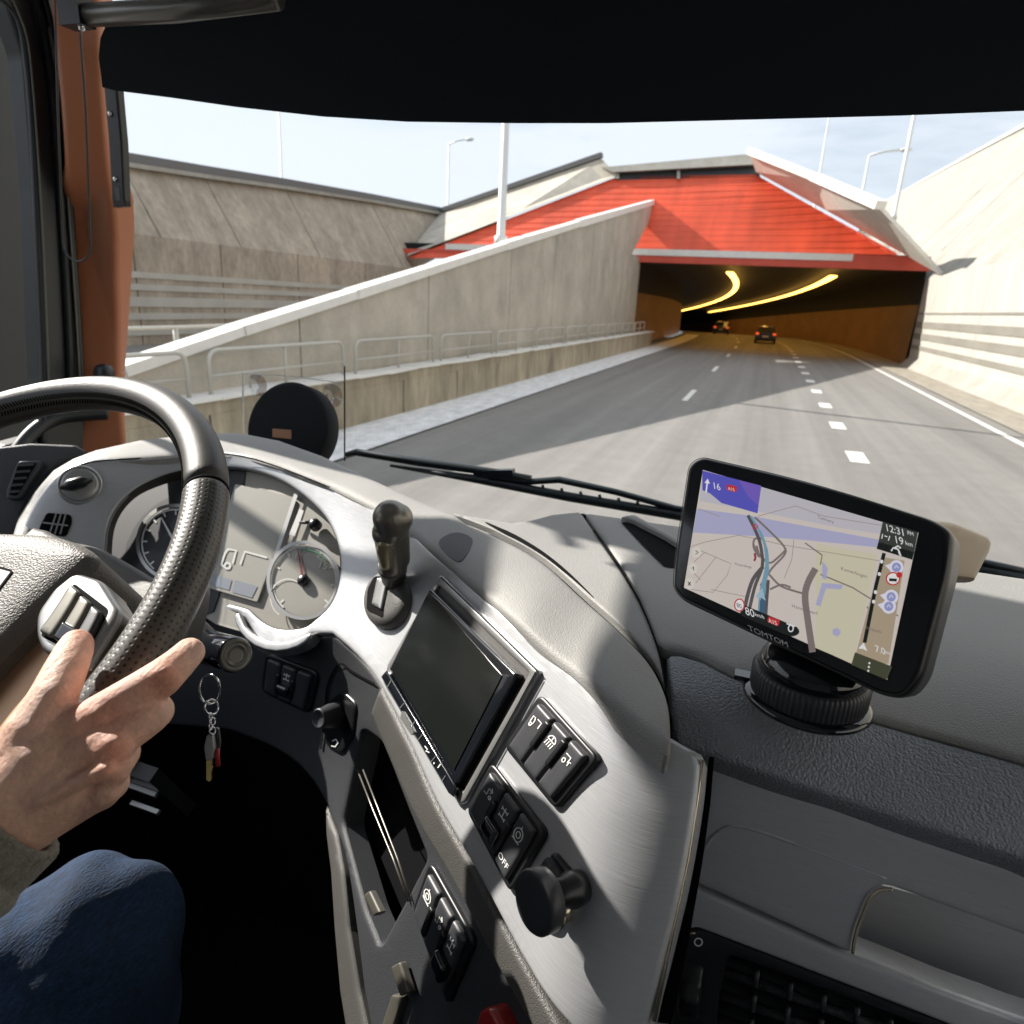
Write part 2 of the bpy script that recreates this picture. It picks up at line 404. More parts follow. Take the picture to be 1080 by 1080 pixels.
# ------------------------------------------------------------------ the setting outside
def W(x, y, z): return Vector((x, y, z+H))          # z counted from the lens height
def bend(y):
    t = max(0, y-46); return -.00125*t*t, -.00021*t*t
YS = [-30, -10, 0, 10, 20, 30, 38, 42] + [46+6*i for i in range(34)]
def strip_mesh(name, x0, x1, z, m, ys=YS, kind='structure', lab=None):
    v = []; f = []
    nx = 2
    for y in ys:
        bx, bz = bend(y); v += [W(x0+bx, y, -H+z+bz), W(x1+bx, y, -H+z+bz)]
    for i in range(len(ys)-1): f.append((2*i, 2*i+1, 2*i+3, 2*i+2))
    return tag(mk(name, v, f, m, None, False), lab, None, None, kind)
strip_mesh('road', -7.3, 7.7, 0, M['asphalt'])
gm = MB()
for a in ((-900, -300, -7.6, 42.0), (7.9, -300, 900, 1500), (-900, 42.4, -24.0, 1500), (-7.6, -300, 7.9, -30), ):
    gm.add([(a[0], a[1], -.04), (a[2], a[1], -.04), (a[2], a[3], -.04), (a[0], a[3], -.04)], [(0, 1, 2, 3)])
tag(gm.build('ground', M['ground']), kind='structure')
tag(mk('slip_road', [W(-22, -30, -H), W(-7.6, -30, -H), W(-7.6, 60, -H), W(-22, 60, -H)], [(0, 1, 2, 3)], M['asphalt'], None, False), kind='structure')
g = strip_mesh('gutter', -6.7, -5.42, .004+.03, M['strip'], [y for y in YS if y < 80])
g2 = strip_mesh('road_shoulder', 5.7, 7.7, .03, M['kerbside'], [y for y in YS if y < 80])
def marks(name, x, wd, segs):
    m = MB()
    for a, b in segs:
        n = max(1, int((b-a)/4)); ys = [a+(b-a)*i/n for i in range(n+1)]
        v = []
        for y in ys: bx, bz = bend(y); v += [W(x-wd/2+bx, y, -H+.006+bz), W(x+wd/2+bx, y, -H+.006+bz)]
        m.add(v, [(2*i, 2*i+1, 2*i+3, 2*i+2) for i in range(n)])
    return tag(m.build(name, M['paint']), kind='structure')
marks('lane_markings', -1.76, .15, [(18.6+10.2*k, 21.4+10.2*k) for k in range(0, 12)])
marks('lane_markings', 1.80, .30, [(12.5+3.7*k, 13.5+3.7*k) for k in range(0, 30)])
marks('edge_line', 5.28, .16, [(-30, 150)])
# ---- left parapet with its cap and rails
def seamwall(root, name, x, y0, y1, z0, z1, th, m, step, seam=.02):
    y = y0
    while y < y1-.1:
        e = min(y+step, y1); b = MB(); b.box(W(x-th/2, (y+e)/2, (z0+z1)/2), (th, e-y-seam, z1-z0)); b.build(name, m, root); y = e
par = empty('concrete_parapet', W(-6.75, 20, -H), 'low stained concrete parapet with whitened top running beside the road', 'parapet')
seamwall(par, 'panel', -6.62, -6, 44, -H, -1.62, .34, M['concold'], 2.6, .05)
b = MB(); b.box(W(-6.80, 19, -1.53), (.34, 50, .18)); b.build('upper_band', M['concold'], par)
b = MB()
random.seed(3)
y = -6
while y < 44:
    b.box(W(-6.79+random.uniform(-.01, .01), y+.55, -1.415+random.uniform(-.004, .012)), (.42+random.uniform(0, .05), 1.12, .05), Matrix.Rotation(random.uniform(-.02, .02), 3, 'X')); y += 1.1
b.build('cap', M['white'], par)
def rail_section(i, y0, L, zb=-1.42, x=-6.78, ht=.60):
    r = empty('guard_rail', W(x, y0+L/2, zb), None, 'guard rail', 'tubular guard rail sections on the low parapet')
    c = .16; zt = zb+ht
    p = [(x, y0, zb)]+[(x, y0+c*(1-math.cos(a)), zt-c+c*math.sin(a)) for a in [0, .4, .8, 1.2, 1.57]]+[(x, y0+L-c*(1-math.cos(a)), zt-c+c*math.sin(a)) for a in [1.57, 1.2, .8, .4, 0]]+[(x, y0+L, zb)]
    b = MB(); b.tube([W(*q) for q in p], .028, 8); b.build('frame', M['steelw'], r, True)
    b = MB(); b.tube([W(x, y0, zb+.27), W(x, y0+L, zb+.27)], .02, 8); b.build('crossbar', M['steelw'], r, True)
    b = MB(); b.tube([W(x, y0+L/2, zb), W(x, y0+L/2, zt)], .022, 8); b.build('post', M['steelw'], r, True)
    return r
ordn = ['third', 'fourth', 'fifth', 'sixth', 'seventh', 'eighth', 'ninth']
for i in range(11):
    r = rail_section(i, 3.72+3.5*i, 3.12)
    r['label'] = ['round cornered white rail section right above the steering wheel, nearest of those on the parapet', 'white rail section just left of the clear plate, second along the parapet'][i] if i < 2 else \
        ('%s tubular rail section from the near end of the low parapet' % (ordn[i-2]) if i < 9 else ['thin tubular rail section second last before the dark tunnel mouth', 'farthest thin rail section on the parapet at the tunnel mouth'][i-9])
# ---- ramp wall
def xr(y): return -6.98-.0135*(y-6)
def on_ramp(px, py, off=0):
    n = np.array([1, .0135, 0]); p0 = np.array([-6.98+off, 6, 0]); r = ray(px, py); return Vector(CAM+r*float(p0@n/(r@n)))
rw = empty('ramp_wall', W(-7.3, 24, -H), 'tall beige concrete wall rising to a point beside the tunnel road', 'wall')
top = [on_ramp(*q) for q in [(20, 428), (60, 414), (128, 391), (255, 348), (375, 310), (535, 259), (612, 235.5), (697, 211)]]
a = on_ramp(697, 211); bb = on_ramp(665, 270); c = on_ramp(655, 340)
def pan(y0, y1):
    ys = [y0]+[t.y for t in top if y0 < t.y < y1]+[y1]
    def zt(y): return float(np.interp(y, [t.y for t in top], [t.z for t in top]))
    up = [Vector((xr(y), y, zt(y))) for y in ys]
    return up+[Vector((xr(y1), y1, 0)), Vector((xr(y0), y0, 0))]
seams = [top[0].y, 9.5, 14.2, 19.6, 24.2, 31.0, 37.0]
for i in range(len(seams)-1):
    m = MB(); m.prism(pan(seams[i]+.02, seams[i+1]-.02), (-.26, 0, 0)); m.build('panel', M['conc'], rw)
e = pan(37.0, a.y)[:-2]
m = MB(); m.prism(e+[bb, Vector((xr(bb.y), bb.y, 0)), Vector((xr(37), 37, 0))], (-.26, 0, 0)); m.build('panel', M['conc'], rw)
m = MB()
for i in range(len(top)-1):
    p, q = top[i], top[i+1]; d = (q-p); L = d.length; R = d.to_track_quat('Y', 'Z').to_matrix(); th_ = .10+.0045*(p.y+q.y)/2; m.box((p+q)/2+Vector((-.10, 0, -.01)), (.32, L+.03, th_), R)
m.build('coping', M['white'], rw)
m = MB(); m.box(W(-7.62, 39.55, .22), (.3, 5.6, 5.04)); m.build('panel', M['conc'], rw)
# ---- left retaining wall, slanted upper panel and rails in front
def plane_hit(px, py, pt, n):
    r = ray(px, py); n = np.array(n, float); return Vector(CAM+r*float((np.array(pt)-CAM)@n/(r@n)))
XL = -22
lw = empty('left_retaining_wall', W(XL, 25, -H), 'weathered brown retaining wall with pale stripes and leaning top left of the ramp', 'wall')
def vl(px, py, x=XL): return pX(px, py, x)
zc = 1.62
seamys = [-20, 6, 20.2, 24.6, 29.8, 36, 42.4]
for i in range(len(seamys)-1):
    m = MB(); m.box(W(XL-.3, (seamys[i]+seamys[i+1])/2, (zc-H)/2), (.6, seamys[i+1]-seamys[i]-.06, zc+H)); m.build('panel', M['concL'], lw)
for z0, z1 in ((.10, .32), (-.33, -.11), (-.92, -.56), (-1.38, -1.14), (-1.95, -1.75)):
    m = MB(); m.box(W(XL+.02, 11, (z0+z1)/2), (.05, 62, z1-z0)); m.build('pale_stripe', M['wpaint'], lw)
nl = np.array([1, 0, .62]); p0l = np.array([XL, 0, zc+H])
sl = [(0, 150), (60, 161), (128, 173), (215, 186), (300, 198), (390, 212), (463, 225)]
tl = [plane_hit(x, y, p0l, nl) for x, y in sl]
def on_crease(y): return Vector((XL, y, zc+H))
ys = [t.y for t in tl]
cuts = [(-40, ys[0])]
for i in range(len(tl)-1):
    p, q = tl[i], tl[i+1]; ya, yb = p.y+.04, q.y-.04
    m = MB(); m.prism([on_crease(ya), on_crease(min(yb, 42.4)), q-(q-p)*.004, p+(q-p)*.004], (-.5, 0, -.3)); m.build('leaning_panel', M['concL'], lw)
m = MB(); m.prism([on_crease(-30), on_crease(ys[0]), tl[0], Vector((tl[0].x, -30, tl[0].z))], (-.5, 0, -.3)); m.build('leaning_panel', M['concL'], lw)
lastL = tl[-1]
def capstrip(root, pts, m_, hgt=.34, name='cap_rail', w_=.3):
    m = MB()
    for i in range(len(pts)-1):
        p, q = pts[i], pts[i+1]; d = q-p; R = d.to_track_quat('Y', 'Z').to_matrix(); m.box((p+q)/2+Vector((0, 0, hgt/2)), (w_, d.length+.02, hgt), R)
    return m.build(name, m_, root)
capstrip(lw, tl, M['cap'], .42); capstrip(lw, [t+Vector((.25, 0, -.1)) for t in tl], M['concpale'], .16, 'lip', .2)
rl = empty('slip_road_rail', W(-13, 12, -H), 'white tubular rail in front of the striped left wall', 'guard rail')
m = MB(); xq = -13.0
pp = [pX(x, y, xq) for x, y in ((60, 350), (128, 347), (205, 345), (300, 341))]
m.tube(pp, .05, 8); m.build('top_rail', M['steelw'], rl, True)
m = MB(); m.tube([p-Vector((0, 0, .55)) for p in pp], .035, 8); m.build('lower_rail', M['steelw'], rl, True)
for px in (60, 185, 255):
    t = pX(px, 345.5, xq); m = MB(); m.tube([t, Vector((t.x, t.y, 0))], .06, 8); m.build('post', M['steelw'], rl, True)
# ---- tunnel portal
YP = 42.0
po = empty('tunnel_portal', W(0, YP, -H), 'tunnel portal with sloping red cladding above a dark road opening', 'tunnel portal')
ns_ = np.array([0, -.74, .67]); ps = np.array([0, YP+.25, 3.18+H])
S_ = lambda px, py: plane_hit(px, py, ps, ns_)
red_poly = [S_(652, 186), (S_(795, 184)), S_(850, 214), S_(943, 265.5), S_(972, 283)]
zlow = 3.12+H
lowL = Vector((-25, YP+.2, zlow)); lowR = Vector((8.2, YP+.2, zlow))
ul = S_(652, 186); ur = S_(797, 184)
# right border follows the traced diagonal down to the fascia, left border down to the slip road opening
rb = S_(946, 267); lb = S_(430, 272)
m = MB(); m.prism([lb, Vector((rb.x, rb.y, min(rb.z, zlow)+0)), rb, S_(850, 214), ur, ul], (0, .5, -.0)); m.build('red_slope', M['red'], po)
m = MB(); nb = 14
for k in range(1, nb):                                    # horizontal cladding joints
    t = k/nb
    A = lb.lerp(ul, t); B = rb.lerp(ur, t); n_ = Vector(ns_).normalized()*.02
    m.tube([A+n_*.3, B+n_*.3], .012, 4)
m.build('cladding_joints', M['red'], po)
m = MB(); m.box(W(-9.05, YP, 2.66), (32.8, .5, .36)); m.build('fascia', M['redd'], po)
m = MB(); m.box(W(-2.7+.3, YP-.05, 3.02), (12.2, .5, .34)); m.build('white_stripe', M['white'], po)
m = MB(); m.box(W(5.5, YP-.02, 3.0), (3.6, .45, .34)); m.build('fascia_end', M['redd'], po)
m = MB(); m.box(W(-17.2, YP-.05, 3.02), (5.0, .5, .34)); m.build('white_stripe', M['white'], po)
# top beam with the dark gap under it
up_ = Vector((0, -.5, .0))
t1, t2 = S_(640, 181), S_(792, 165)
m = MB(); m.prism([S_(636, 178)+up_, S_(792, 164)+up_, S_(797, 175)+up_, S_(648, 183)+up_], (0, 1.6, 0)); m.build('top_beam', M['concpale'], po)
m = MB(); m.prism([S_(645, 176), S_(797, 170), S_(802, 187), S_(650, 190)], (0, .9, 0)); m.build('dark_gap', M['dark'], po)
for px in (652, 716):
    m = MB(); m.prism([S_(px-1.5, 178)+up_*.5, S_(px+1.5, 178)+up_*.5, S_(px+1.5, 189)+up_*.5, S_(px-1.5, 189)+up_*.5], (0, .3, 0)); m.build('bracket', M['concpale'], po)
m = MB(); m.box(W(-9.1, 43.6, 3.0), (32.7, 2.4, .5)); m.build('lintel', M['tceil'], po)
# wings
wl = empty('left_wing_wall', lb, 'beige sloping wing wall with dark edge left of the red slope', 'wing wall')
m = MB(); m.prism([Vector(on_crease(42.2)), lastL, S_(640, 172)+Vector((-.3, -.3, .2)), S_(652, 187)+Vector((0, -.15, .1)), S_(540, 229.5)+Vector((0, -.15, .1)), lb+Vector((0, -.15, .1))], (-.3, .5, 0)); m.build('panel', M['conc'], wl)
capstrip(wl, [lastL, S_(640, 171)+Vector((-.3, -.3, .2))], M['cap'], .3, 'cap_rail', .3)
XR = 7.35
rwall = empty('right_retaining_wall', W(XR, 25, -H), 'sunlit white painted retaining wall with grey stripes on the right', 'wall')
zr = 2.12
for y0, y1 in ((-20, 3), (3, 12), (12, 21), (21, 30.5), (30.5, 42.3)):
    m = MB(); m.box(W(XR+.3, (y0+y1)/2, (zr-H)/2), (.6, y1-y0-.03, zr+H)); m.build('panel', M['wpaint'], rwall)
for z0, z1 in ((-.30, .00), (-.86, -.56), (-1.36, -1.16), (.36, .44)):
    m = MB(); m.box(W(XR-.005, 11, (z0+z1)/2), (.05, 62, z1-z0)); m.build('grey_stripe', M['band'], rwall)
m = MB(); m.prism([W(XR+.01, -20, -H), W(XR+.01, -20, -1.75), W(XR-.45, -20, -H)], (0, 62, 0)); m.build('plinth', M['concpale'], rwall)
nr = np.array([-1, 0, .75]); p0r = np.array([XR, 0, zr+H])
tr = [plane_hit(x, y, p0r, nr) for x, y in [(925, 217), (975, 190), (1030, 161), (1080, 135), (1140, 104)]]
tr.append(Vector((tr[-1].x+.6, 2, tr[-1].z+.8)))
tr_low = [Vector((XR, 42.3, zr+H))]+[Vector((XR, t.y, zr+H)) for t in tr[1:]]
for i in range(len(tr)-1):
    m = MB(); d = (tr[i+1]-tr[i]).normalized()*.03; dl = (tr_low[i+1]-tr_low[i]).normalized()*.03; m.prism([tr_low[i]+dl, tr_low[i+1]-dl, tr[i+1]-d, tr[i]+d], (.5, 0, -.3)); m.build('leaning_panel', M['concpale'], rwall)
capstrip(rwall, tr, M['white'], .22, 'coping', .5)
ww = empty('right_wing_wall', rb, 'pale concrete wing wall sloping down along the right edge of the red cladding', 'wing wall')
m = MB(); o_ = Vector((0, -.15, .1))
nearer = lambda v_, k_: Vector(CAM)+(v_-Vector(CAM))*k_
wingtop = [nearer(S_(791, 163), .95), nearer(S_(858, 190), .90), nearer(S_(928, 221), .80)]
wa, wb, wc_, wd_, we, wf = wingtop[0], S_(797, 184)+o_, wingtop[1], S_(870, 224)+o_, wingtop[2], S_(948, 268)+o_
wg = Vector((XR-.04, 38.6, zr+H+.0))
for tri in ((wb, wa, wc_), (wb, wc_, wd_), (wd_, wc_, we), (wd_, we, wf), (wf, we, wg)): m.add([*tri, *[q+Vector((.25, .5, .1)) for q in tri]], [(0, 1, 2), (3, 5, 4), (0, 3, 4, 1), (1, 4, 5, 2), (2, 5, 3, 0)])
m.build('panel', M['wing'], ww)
capstrip(ww, wingtop, M['white'], .35, 'coping', .5)
m = MB(); m.lathe(plane_hit(889, 205, wingtop[1], ns_)-Vector((0, .3, 0)), (0, -1, 0), [(.22, 0), (.22, .35), (.16, .4)], 12); m.build('camera_housing', M['white'], ww)
# ---- tunnel bore
tb = empty('tunnel_bore', W(0, 60, -H), 'dark curving tunnel bore with orange lit walls behind the portal', 'tunnel')
YT = [42.25, 44, 48]+[54+6*i for i in range(30)]
def bore(x0, z0, x1, z1, name, m_):
    v = []
    for y in YT:
        bx, bz = bend(y); v += [W(x0+bx, y, z0+bz), W(x1+bx, y, z1+bz)]
    return mk(name, v, [(2*i, 2*i+1, 2*i+3, 2*i+2) for i in range(len(YT)-1)], m_, tb, False)
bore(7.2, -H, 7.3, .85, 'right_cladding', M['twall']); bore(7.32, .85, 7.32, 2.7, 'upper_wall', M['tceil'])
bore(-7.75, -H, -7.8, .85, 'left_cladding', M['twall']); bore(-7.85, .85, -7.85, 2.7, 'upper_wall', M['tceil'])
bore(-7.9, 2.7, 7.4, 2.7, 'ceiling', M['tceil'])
m = MB(); m.box(W(-45, 232, -8), (80, .5, 30)); m.build('end_wall', M['tceil'], tb)
m = MB(); m.box(W(7.58, 44.9, -.15), (.4, 5.0, 4.3)); m.build('jamb', M['tceil'], tb)
m = MB(); m.box(W(-15.2, 61, .2), (14, .4, 5.2)); m.box(W(-15.2, 52, 2.9), (15, 19, .3)); m.build('slip_bore', M['tceil'], tb)
for k, xo in enumerate((-2.55, 3.15)):
    v = []; ys_ = [45+3*i for i in range(38)]
    for y in ys_: bx, bz = bend(y); v += [W(xo+bx-.2, y, 2.2+bz), W(xo+bx+.2, y, 2.2+bz)]
    n = len(ys_); v2 = [q+Vector((0, 0, .08)) for q in v]
    f = [(2*i, 2*i+2, 2*i+3, 2*i+1) for i in range(n-1)]+[(2*i+2*n, 2*i+1+2*n, 2*i+3+2*n, 2*i+2+2*n) for i in range(n-1)]+[(2*i, 2*i+2*n, 2*i+2+2*n, 2*i+2) for i in range(n-1)]+[(2*i+1, 2*i+3, 2*i+3+2*n, 2*i+1+2*n) for i in range(n-1)]+[(0, 1, 1+2*n, 2*n)]
    tag(mk('tunnel_light', v+v2, f, M['lamp'], None, False), ['shorter hooked row of orange lamps on the tunnel ceiling, left one', 'long sweeping row of orange lamps on the tunnel ceiling, right one'][k], 'tunnel light', 'rows of orange lamps in the tunnel')
for k in range(9):                                      # the light those lamps give
    y = 50+13*k; bx, bz = bend(y)
    ld = bpy.data.lights.new('tunnel_lamp_light', 'AREA'); ld.shape = 'RECTANGLE'; ld.size = 6; ld.size_y = 11; ld.energy = 38; ld.color = (1, .42, .08)
    lo = bpy.data.objects.new('tunnel_lamp_light', ld); scene.collection.objects.link(lo); lo.location = W(bx+.3, y, 2.1+bz)
# ---- lamp posts
def post(px0, py0, px1, py1, Y, r0, r1, arm, label, zbase=None):
    b0 = pY(px0, py0, Y); t = pY(px1, py1, Y); t = Vector((b0.x, b0.y, t.z))
    if zbase is not None: b0 = Vector((b0.x, b0.y, b0.z-zbase))
    o = empty('lamp_post', b0, label, 'lamp post', 'lamp posts above the walls')
    m = MB(); m.lathe(b0, (0, 0, 1), [(r0*1.6, 0), (r0*1.6, .25), (r0, .3), (r1, (t-b0).z)], 12); m.build('pole', M['pole'], o, True)
    if arm:
        m = MB(); m.tube([t, t+Vector((arm*.5, 0, .25)), t+Vector((arm, 0, .32))], r1, 8); m.build('arm', M['pole'], o, True)
        m = MB(); m.lathe(t+Vector((arm, 0, .32)), (arm, 0, .05), [(.04, 0), (.14, .15), (.16, .6), (.05, .8)], 10); m.build('lamp_head', M['pole'], o, True)
post(528, 259, 536, 40, 21.0, .125, .10, 1.4, 'thick white lamp post standing on the ramp wall coping')
post(298, 205, 298, 60, 46, .07, .05, 0, 'hair-thin lamp post behind the far left wall', 1.2)
post(472, 235, 472, 152, 62, .09, .06, 1.6, 'small pale lamp post with arm seen above the fold of the left wall', 1.2)
post(861, 205, 866, 90, 62, .08, .05, 0, 'faint slim pole left of the short armed lamp post behind the right wing wall', 1.2)
post(908, 212, 912, 164, 60, .10, .07, 1.9, 'short pale lamp post with arm right of the red slope', 1.2)
post(947, 208, 962, 60, 48, .11, .09, 0, 'tall pale lamp post rising behind the right leaning wall', 1.2)
# ---- cars
M['carpaint'] = mat('dark_car_paint', (.02, .022, .03), .35, .3, coat=.3)
M['carglass'] = mat('car_glass', (.02, .025, .03), .08)
M['tyre'] = mat('tyre_rubber', (.02, .02, .02), .8)
M['tail'] = mat('tail_lamp', (.5, .03, .01), .4, emit=((1, .12, .03), .6))
def car(x, y, label, sc=1):
    bx, bz = bend(y); o = empty('car', W(x+bx, y, -H+bz), label, 'car', 'cars in the tunnel')
    z0 = -H+bz; q = lambda a, b, c: W(x+bx+a*sc, y+b*sc, z0+c*sc)
    def loft(sections, name, m_):
        v = []; f = []; n = len(sections[0])
        for s in sections: v += [q(*p) for p in s]
        for i in range(len(sections)-1):
            for k in range(n): f.append((i*n+k, i*n+(k+1) % n, (i+1)*n+(k+1) % n, (i+1)*n+k))
        f += [tuple(range(n-1, -1, -1)), tuple(range((len(sections)-1)*n, len(sections)*n))]
        return mk(name, v, f, m_, o, False)
    def sec(yy, w_, zb, zt): return [(-w_, yy, zb+.12), (-w_+.08, yy, zb), (w_-.08, yy, zb), (w_, yy, zb+.12), (w_, yy, zt-.15), (w_-.1, yy, zt), (-w_+.1, yy, zt), (-w_, yy, zt-.15)]
    loft([sec(-.02, .84, .3, .86), sec(.15, .9, .22, .98), sec(1.2, .91, .2, 1.0), sec(3.1, .91, .2, .95), sec(4.0, .86, .22, .78), sec(4.25, .74, .3, .62)], 'body', M['carpaint'])
    def cab(yy, w_, zb, zt, wt): return [(-w_, yy, zb), (w_, yy, zb), (wt, yy, zt), (-wt, yy, zt)]
    loft([cab(.12, .84, .96, .99, .82), cab(.62, .85, .96, 1.42, .64), cab(2.1, .85, .96, 1.46, .64), cab(3.0, .83, .92, .98, .78)], 'cabin_glass', M['carglass'])
    loft([cab(.66, .66, 1.41, 1.45, .60), cab(2.05, .66, 1.44, 1.49, .60)], 'roof', M['carpaint'])
    for sx in (-1, 1):
        m = MB(); m.box(q(sx*.72, 0, .84), (.26*sc, .1, .17*sc)); m.build('tail_light', M['tail'], o)
        for yy in (.75, 3.35):
            m = MB(); m.lathe(q(sx*.72, yy, .32), (sx, 0, 0), [(.3*sc, 0), (.32*sc, .05), (.32*sc, .17*sc), (.18*sc, .19*sc)], 20); m.build('wheel', M['tyre'], o)
    m = MB(); m.box(q(0, -.04, .62), (.5*sc, .05, .12*sc)); m.build('number_plate', M['paint'], o)
    m = MB(); m.box(q(0, -.03, .4), (1.6*sc, .12, .16*sc)); m.build('bumper', M['tyre'], o)
car(.3, 61, 'dark car with glowing tail lamps driving into the tunnel mouth', .92)
car(-2.9, 88, 'far dark car deeper in the tunnel under the meeting lamp rows')
exec_inside = True

# ================================================================== THE CAB
M.update(
 dash=mat('dashboard_plastic', (.345, .34, .325), .6, bump=('voronoi', 900, .0004, .8), var=[('n', 9, .05, V1)]),
 dashd=mat('grained_leather_shaded', (.27, .29, .315), .5, bump=('voronoi', 620, .0009, 1.0), var=[('n', 14, .06, V1)]),  # dash leather with the roll's cool shade put into its colour, coarser grain
 trim=mat('brushed_silver_trim', (.52, .53, .545), .36, .35, bump=('noise', 60, .0004, .35, (1, 1, 26)), var=[('n', 5, .04, V1), ('n', 40, .05, (1, 1, 24))]),
 glove=mat('grey_brushed_panel', (.60, .61, .625), .42, .3, bump=('noise', 60, .0004, .3, (1, 1, 26)), var=[('n', 60, .07, (1, 1, 24))]),
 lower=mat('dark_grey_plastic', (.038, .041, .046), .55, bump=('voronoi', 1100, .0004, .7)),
 lowerlit=mat('grey_plastic_lit', (.085, .082, .076), .5, bump=('voronoi', 1100, .0004, .7)),  # dark grey plastic lightened for its lit parts, also used on plain grey parts
 black=mat('black_plastic', (.012, .013, .015), .35),
 matte=mat('matte_black_lining', (.006, .0065, .008), .95, spec=.1),
 gap=mat('dark_gap', (.005, .005, .006), .9, spec=.1),
 button=mat('switch_plastic', (.05, .052, .058), .42, bump=('noise', 900, .0001, .3)),
 icon=mat('white_print', (.93, .93, .90), .5),
 gold=mat('satin_trim_edge', (.72, .62, .46), .25, .8),
 chrome=mat('chrome', (.8, .8, .8), .12, 1.),
 rubber=mat('rubber_seal', (.02, .024, .028), .45),
 leather=mat('wheel_leather', (.052, .05, .045), .45, bump=('voronoi', 1500, .0003, .6), coat=.08),
 grain=mat('airbag_grained_vinyl', (.135, .128, .115), .55, bump=('voronoi', 680, .0006, .7)),
 silver=mat('satin_silver', (.42, .42, .415), .32, .7),
 bronze=mat('satin_spoke', (.60, .37, .23), .4, .6),  # silver spoke with the warm skin reflection put into its colour
 pillar=mat('brown_pillar_trim', (.46, .165, .075), .5, bump=('noise', 700, .0003, .4), var=[('n', 4, .08, V1)]),
 visor=mat('visor_cloth', (.008, .014, .019), .9, spec=.15),
 olive=mat('gauge_surround', (.075, .07, .055), .5),
 face=mat('gauge_face', (.46, .44, .39), .6),
 faced=mat('gauge_face_shaded', (.03, .034, .04), .6),  # gauge face with the hood and wheel rim shade put into its colour
 lcd=mat('unlit_display', (.55, .53, .47), .3),
 lcdb=mat('display_blue_block', (.38, .42, .48), .3),
 jeans=mat('denim', (.006, .024, .062), .9, bump=('noise', 600, .0012, 1.0, (1, .4, 1)), var=[('n', 7, .3, V1), ('n', 420, .55, (1, .3, 1)), ('n', 55, .2, (1, 1, 3))]),
 skin=mat('skin', (.76, .47, .35), .5, sss=.12, bump=('voronoi', 420, .0006, .35), var=[('n', 26, .13, V1), ('n', 120, .12, V1), ('n', 420, .08, V1)]),
 nail=mat('nail', (.78, .50, .40), .25),
 knit=mat('grey_knit', (.22, .205, .17), .95, sheen=.3, bump=('noise', 700, .0012, 1), var=[('n', 380, .35, V1)]),
 glossb=mat('gloss_black', (.010, .012, .016), .08, coat=.5),
 screen=mat('head_unit_glass', (.012, .014, .013), .12),
 felt=mat('black_felt', (.012, .014, .018), .95),
 tan=mat('tan_plastic', (.27, .20, .13), .35, .3),
 brownlab=mat('brown_label', (.45, .20, .09), .5),
 redb=mat('red_button', (.35, .02, .02), .35),
 brass=mat('key_brass', (.75, .55, .2), .25, 1.),
 wiper=mat('wiper_black', (.018, .028, .034), .35),
 satin=mat('lever_satin_black', (.12, .118, .105), .3, .4),
 leverg=mat('lever_grip_insert', (.34, .29, .19), .28, .4),
 lever=mat('lever_grey', (.22, .21, .18), .32, .6),
 cover=mat('carpet', (.008, .008, .009), 1, spec=.05),
)
WG = glass('windscreen_glass', (.975, .985, .985), .6, 1.18)
def skinmat():
    m = M['skin']; t = m.node_tree; b = t.nodes['Principled BSDF']; at = t.nodes.new('ShaderNodeAttribute'); at.attribute_name = 'flush'
    src = b.inputs['Base Color'].links[0].from_socket; x = t.nodes.new('ShaderNodeMix'); x.data_type = 'RGBA'; x.blend_type = 'MULTIPLY'; x.inputs['B'].default_value = (1.0, .70, .62, 1)
    t.links.new(at.outputs['Fac'], x.inputs['Factor']); t.links.new(src, x.inputs['A']); t.links.new(x.outputs['Result'], b.inputs['Base Color'])
    # fine creases over the pores
    co = t.nodes.new('ShaderNodeTexCoord'); n = t.nodes.new('ShaderNodeTexNoise'); n.inputs['Scale'].default_value = 130; n.inputs['Detail'].default_value = 8; n.inputs['Roughness'].default_value = .7
    mpn = t.nodes.new('ShaderNodeMapping'); mpn.inputs['Scale'].default_value = (2.2, .7, 1.6); mpn.inputs['Rotation'].default_value = (0, 0, .7); t.links.new(co.outputs['Object'], mpn.inputs['Vector']); t.links.new(mpn.outputs[0], n.inputs['Vector'])
    bn = t.nodes.new('ShaderNodeBump'); bn.inputs['Distance'].default_value = .0022; bn.inputs['Strength'].default_value = .55
    old = b.inputs['Normal'].links[0].from_socket; t.links.new(old, bn.inputs['Normal']); t.links.new(n.outputs['Fac'], bn.inputs['Height']); t.links.new(bn.outputs[0], b.inputs['Normal'])
skinmat()
CG = glass('clear_acrylic', (.95, .96, .97), .5, 1.4)
LG = glass('cluster_lens', (.97, .97, .97), .25, 1.3, .03)
cabroot = empty('truck_cab', W(0, .2, -1.9+.3), 'dark truck cab shell with brown windscreen pillar seen from inside', 'truck cab')
# shell: roof, walls, floor
def slab(name, c, s, m=M['matte'], rot=None):
    b = MB(); b.box(W(*c), s, rot); return b.build(name, m, cabroot)
XW = 1.23
M['lining'] = mat('grey_headliner', (.56, .60, .66), .9)
slab('roof', (0, -.13, .69), (2.6, 2.16, .05), M['lining'])
slab('floor', (0, -.2, -1.40), (2.6, 2.6, .05), M['cover'])
slab('rear_wall', (0, -1.2, -.42), (2.6, .05, 2.3), M['lining'])
slab('firewall', (0, 1.0, -.98), (2.6, .05, .95))
ZWT = .50
for sx in (-1, 1):
    slab('door', (sx*XW, -.03, -.88), (.05, 2.3, 1.08)); slab('side_panel', (sx*XW, -.9, .1), (.05, .6, .95), M['lining']); slab('header', (sx*XW, -.1, (ZWT+.68)/2), (.05, 2.2, .68-ZWT), M['lining'])
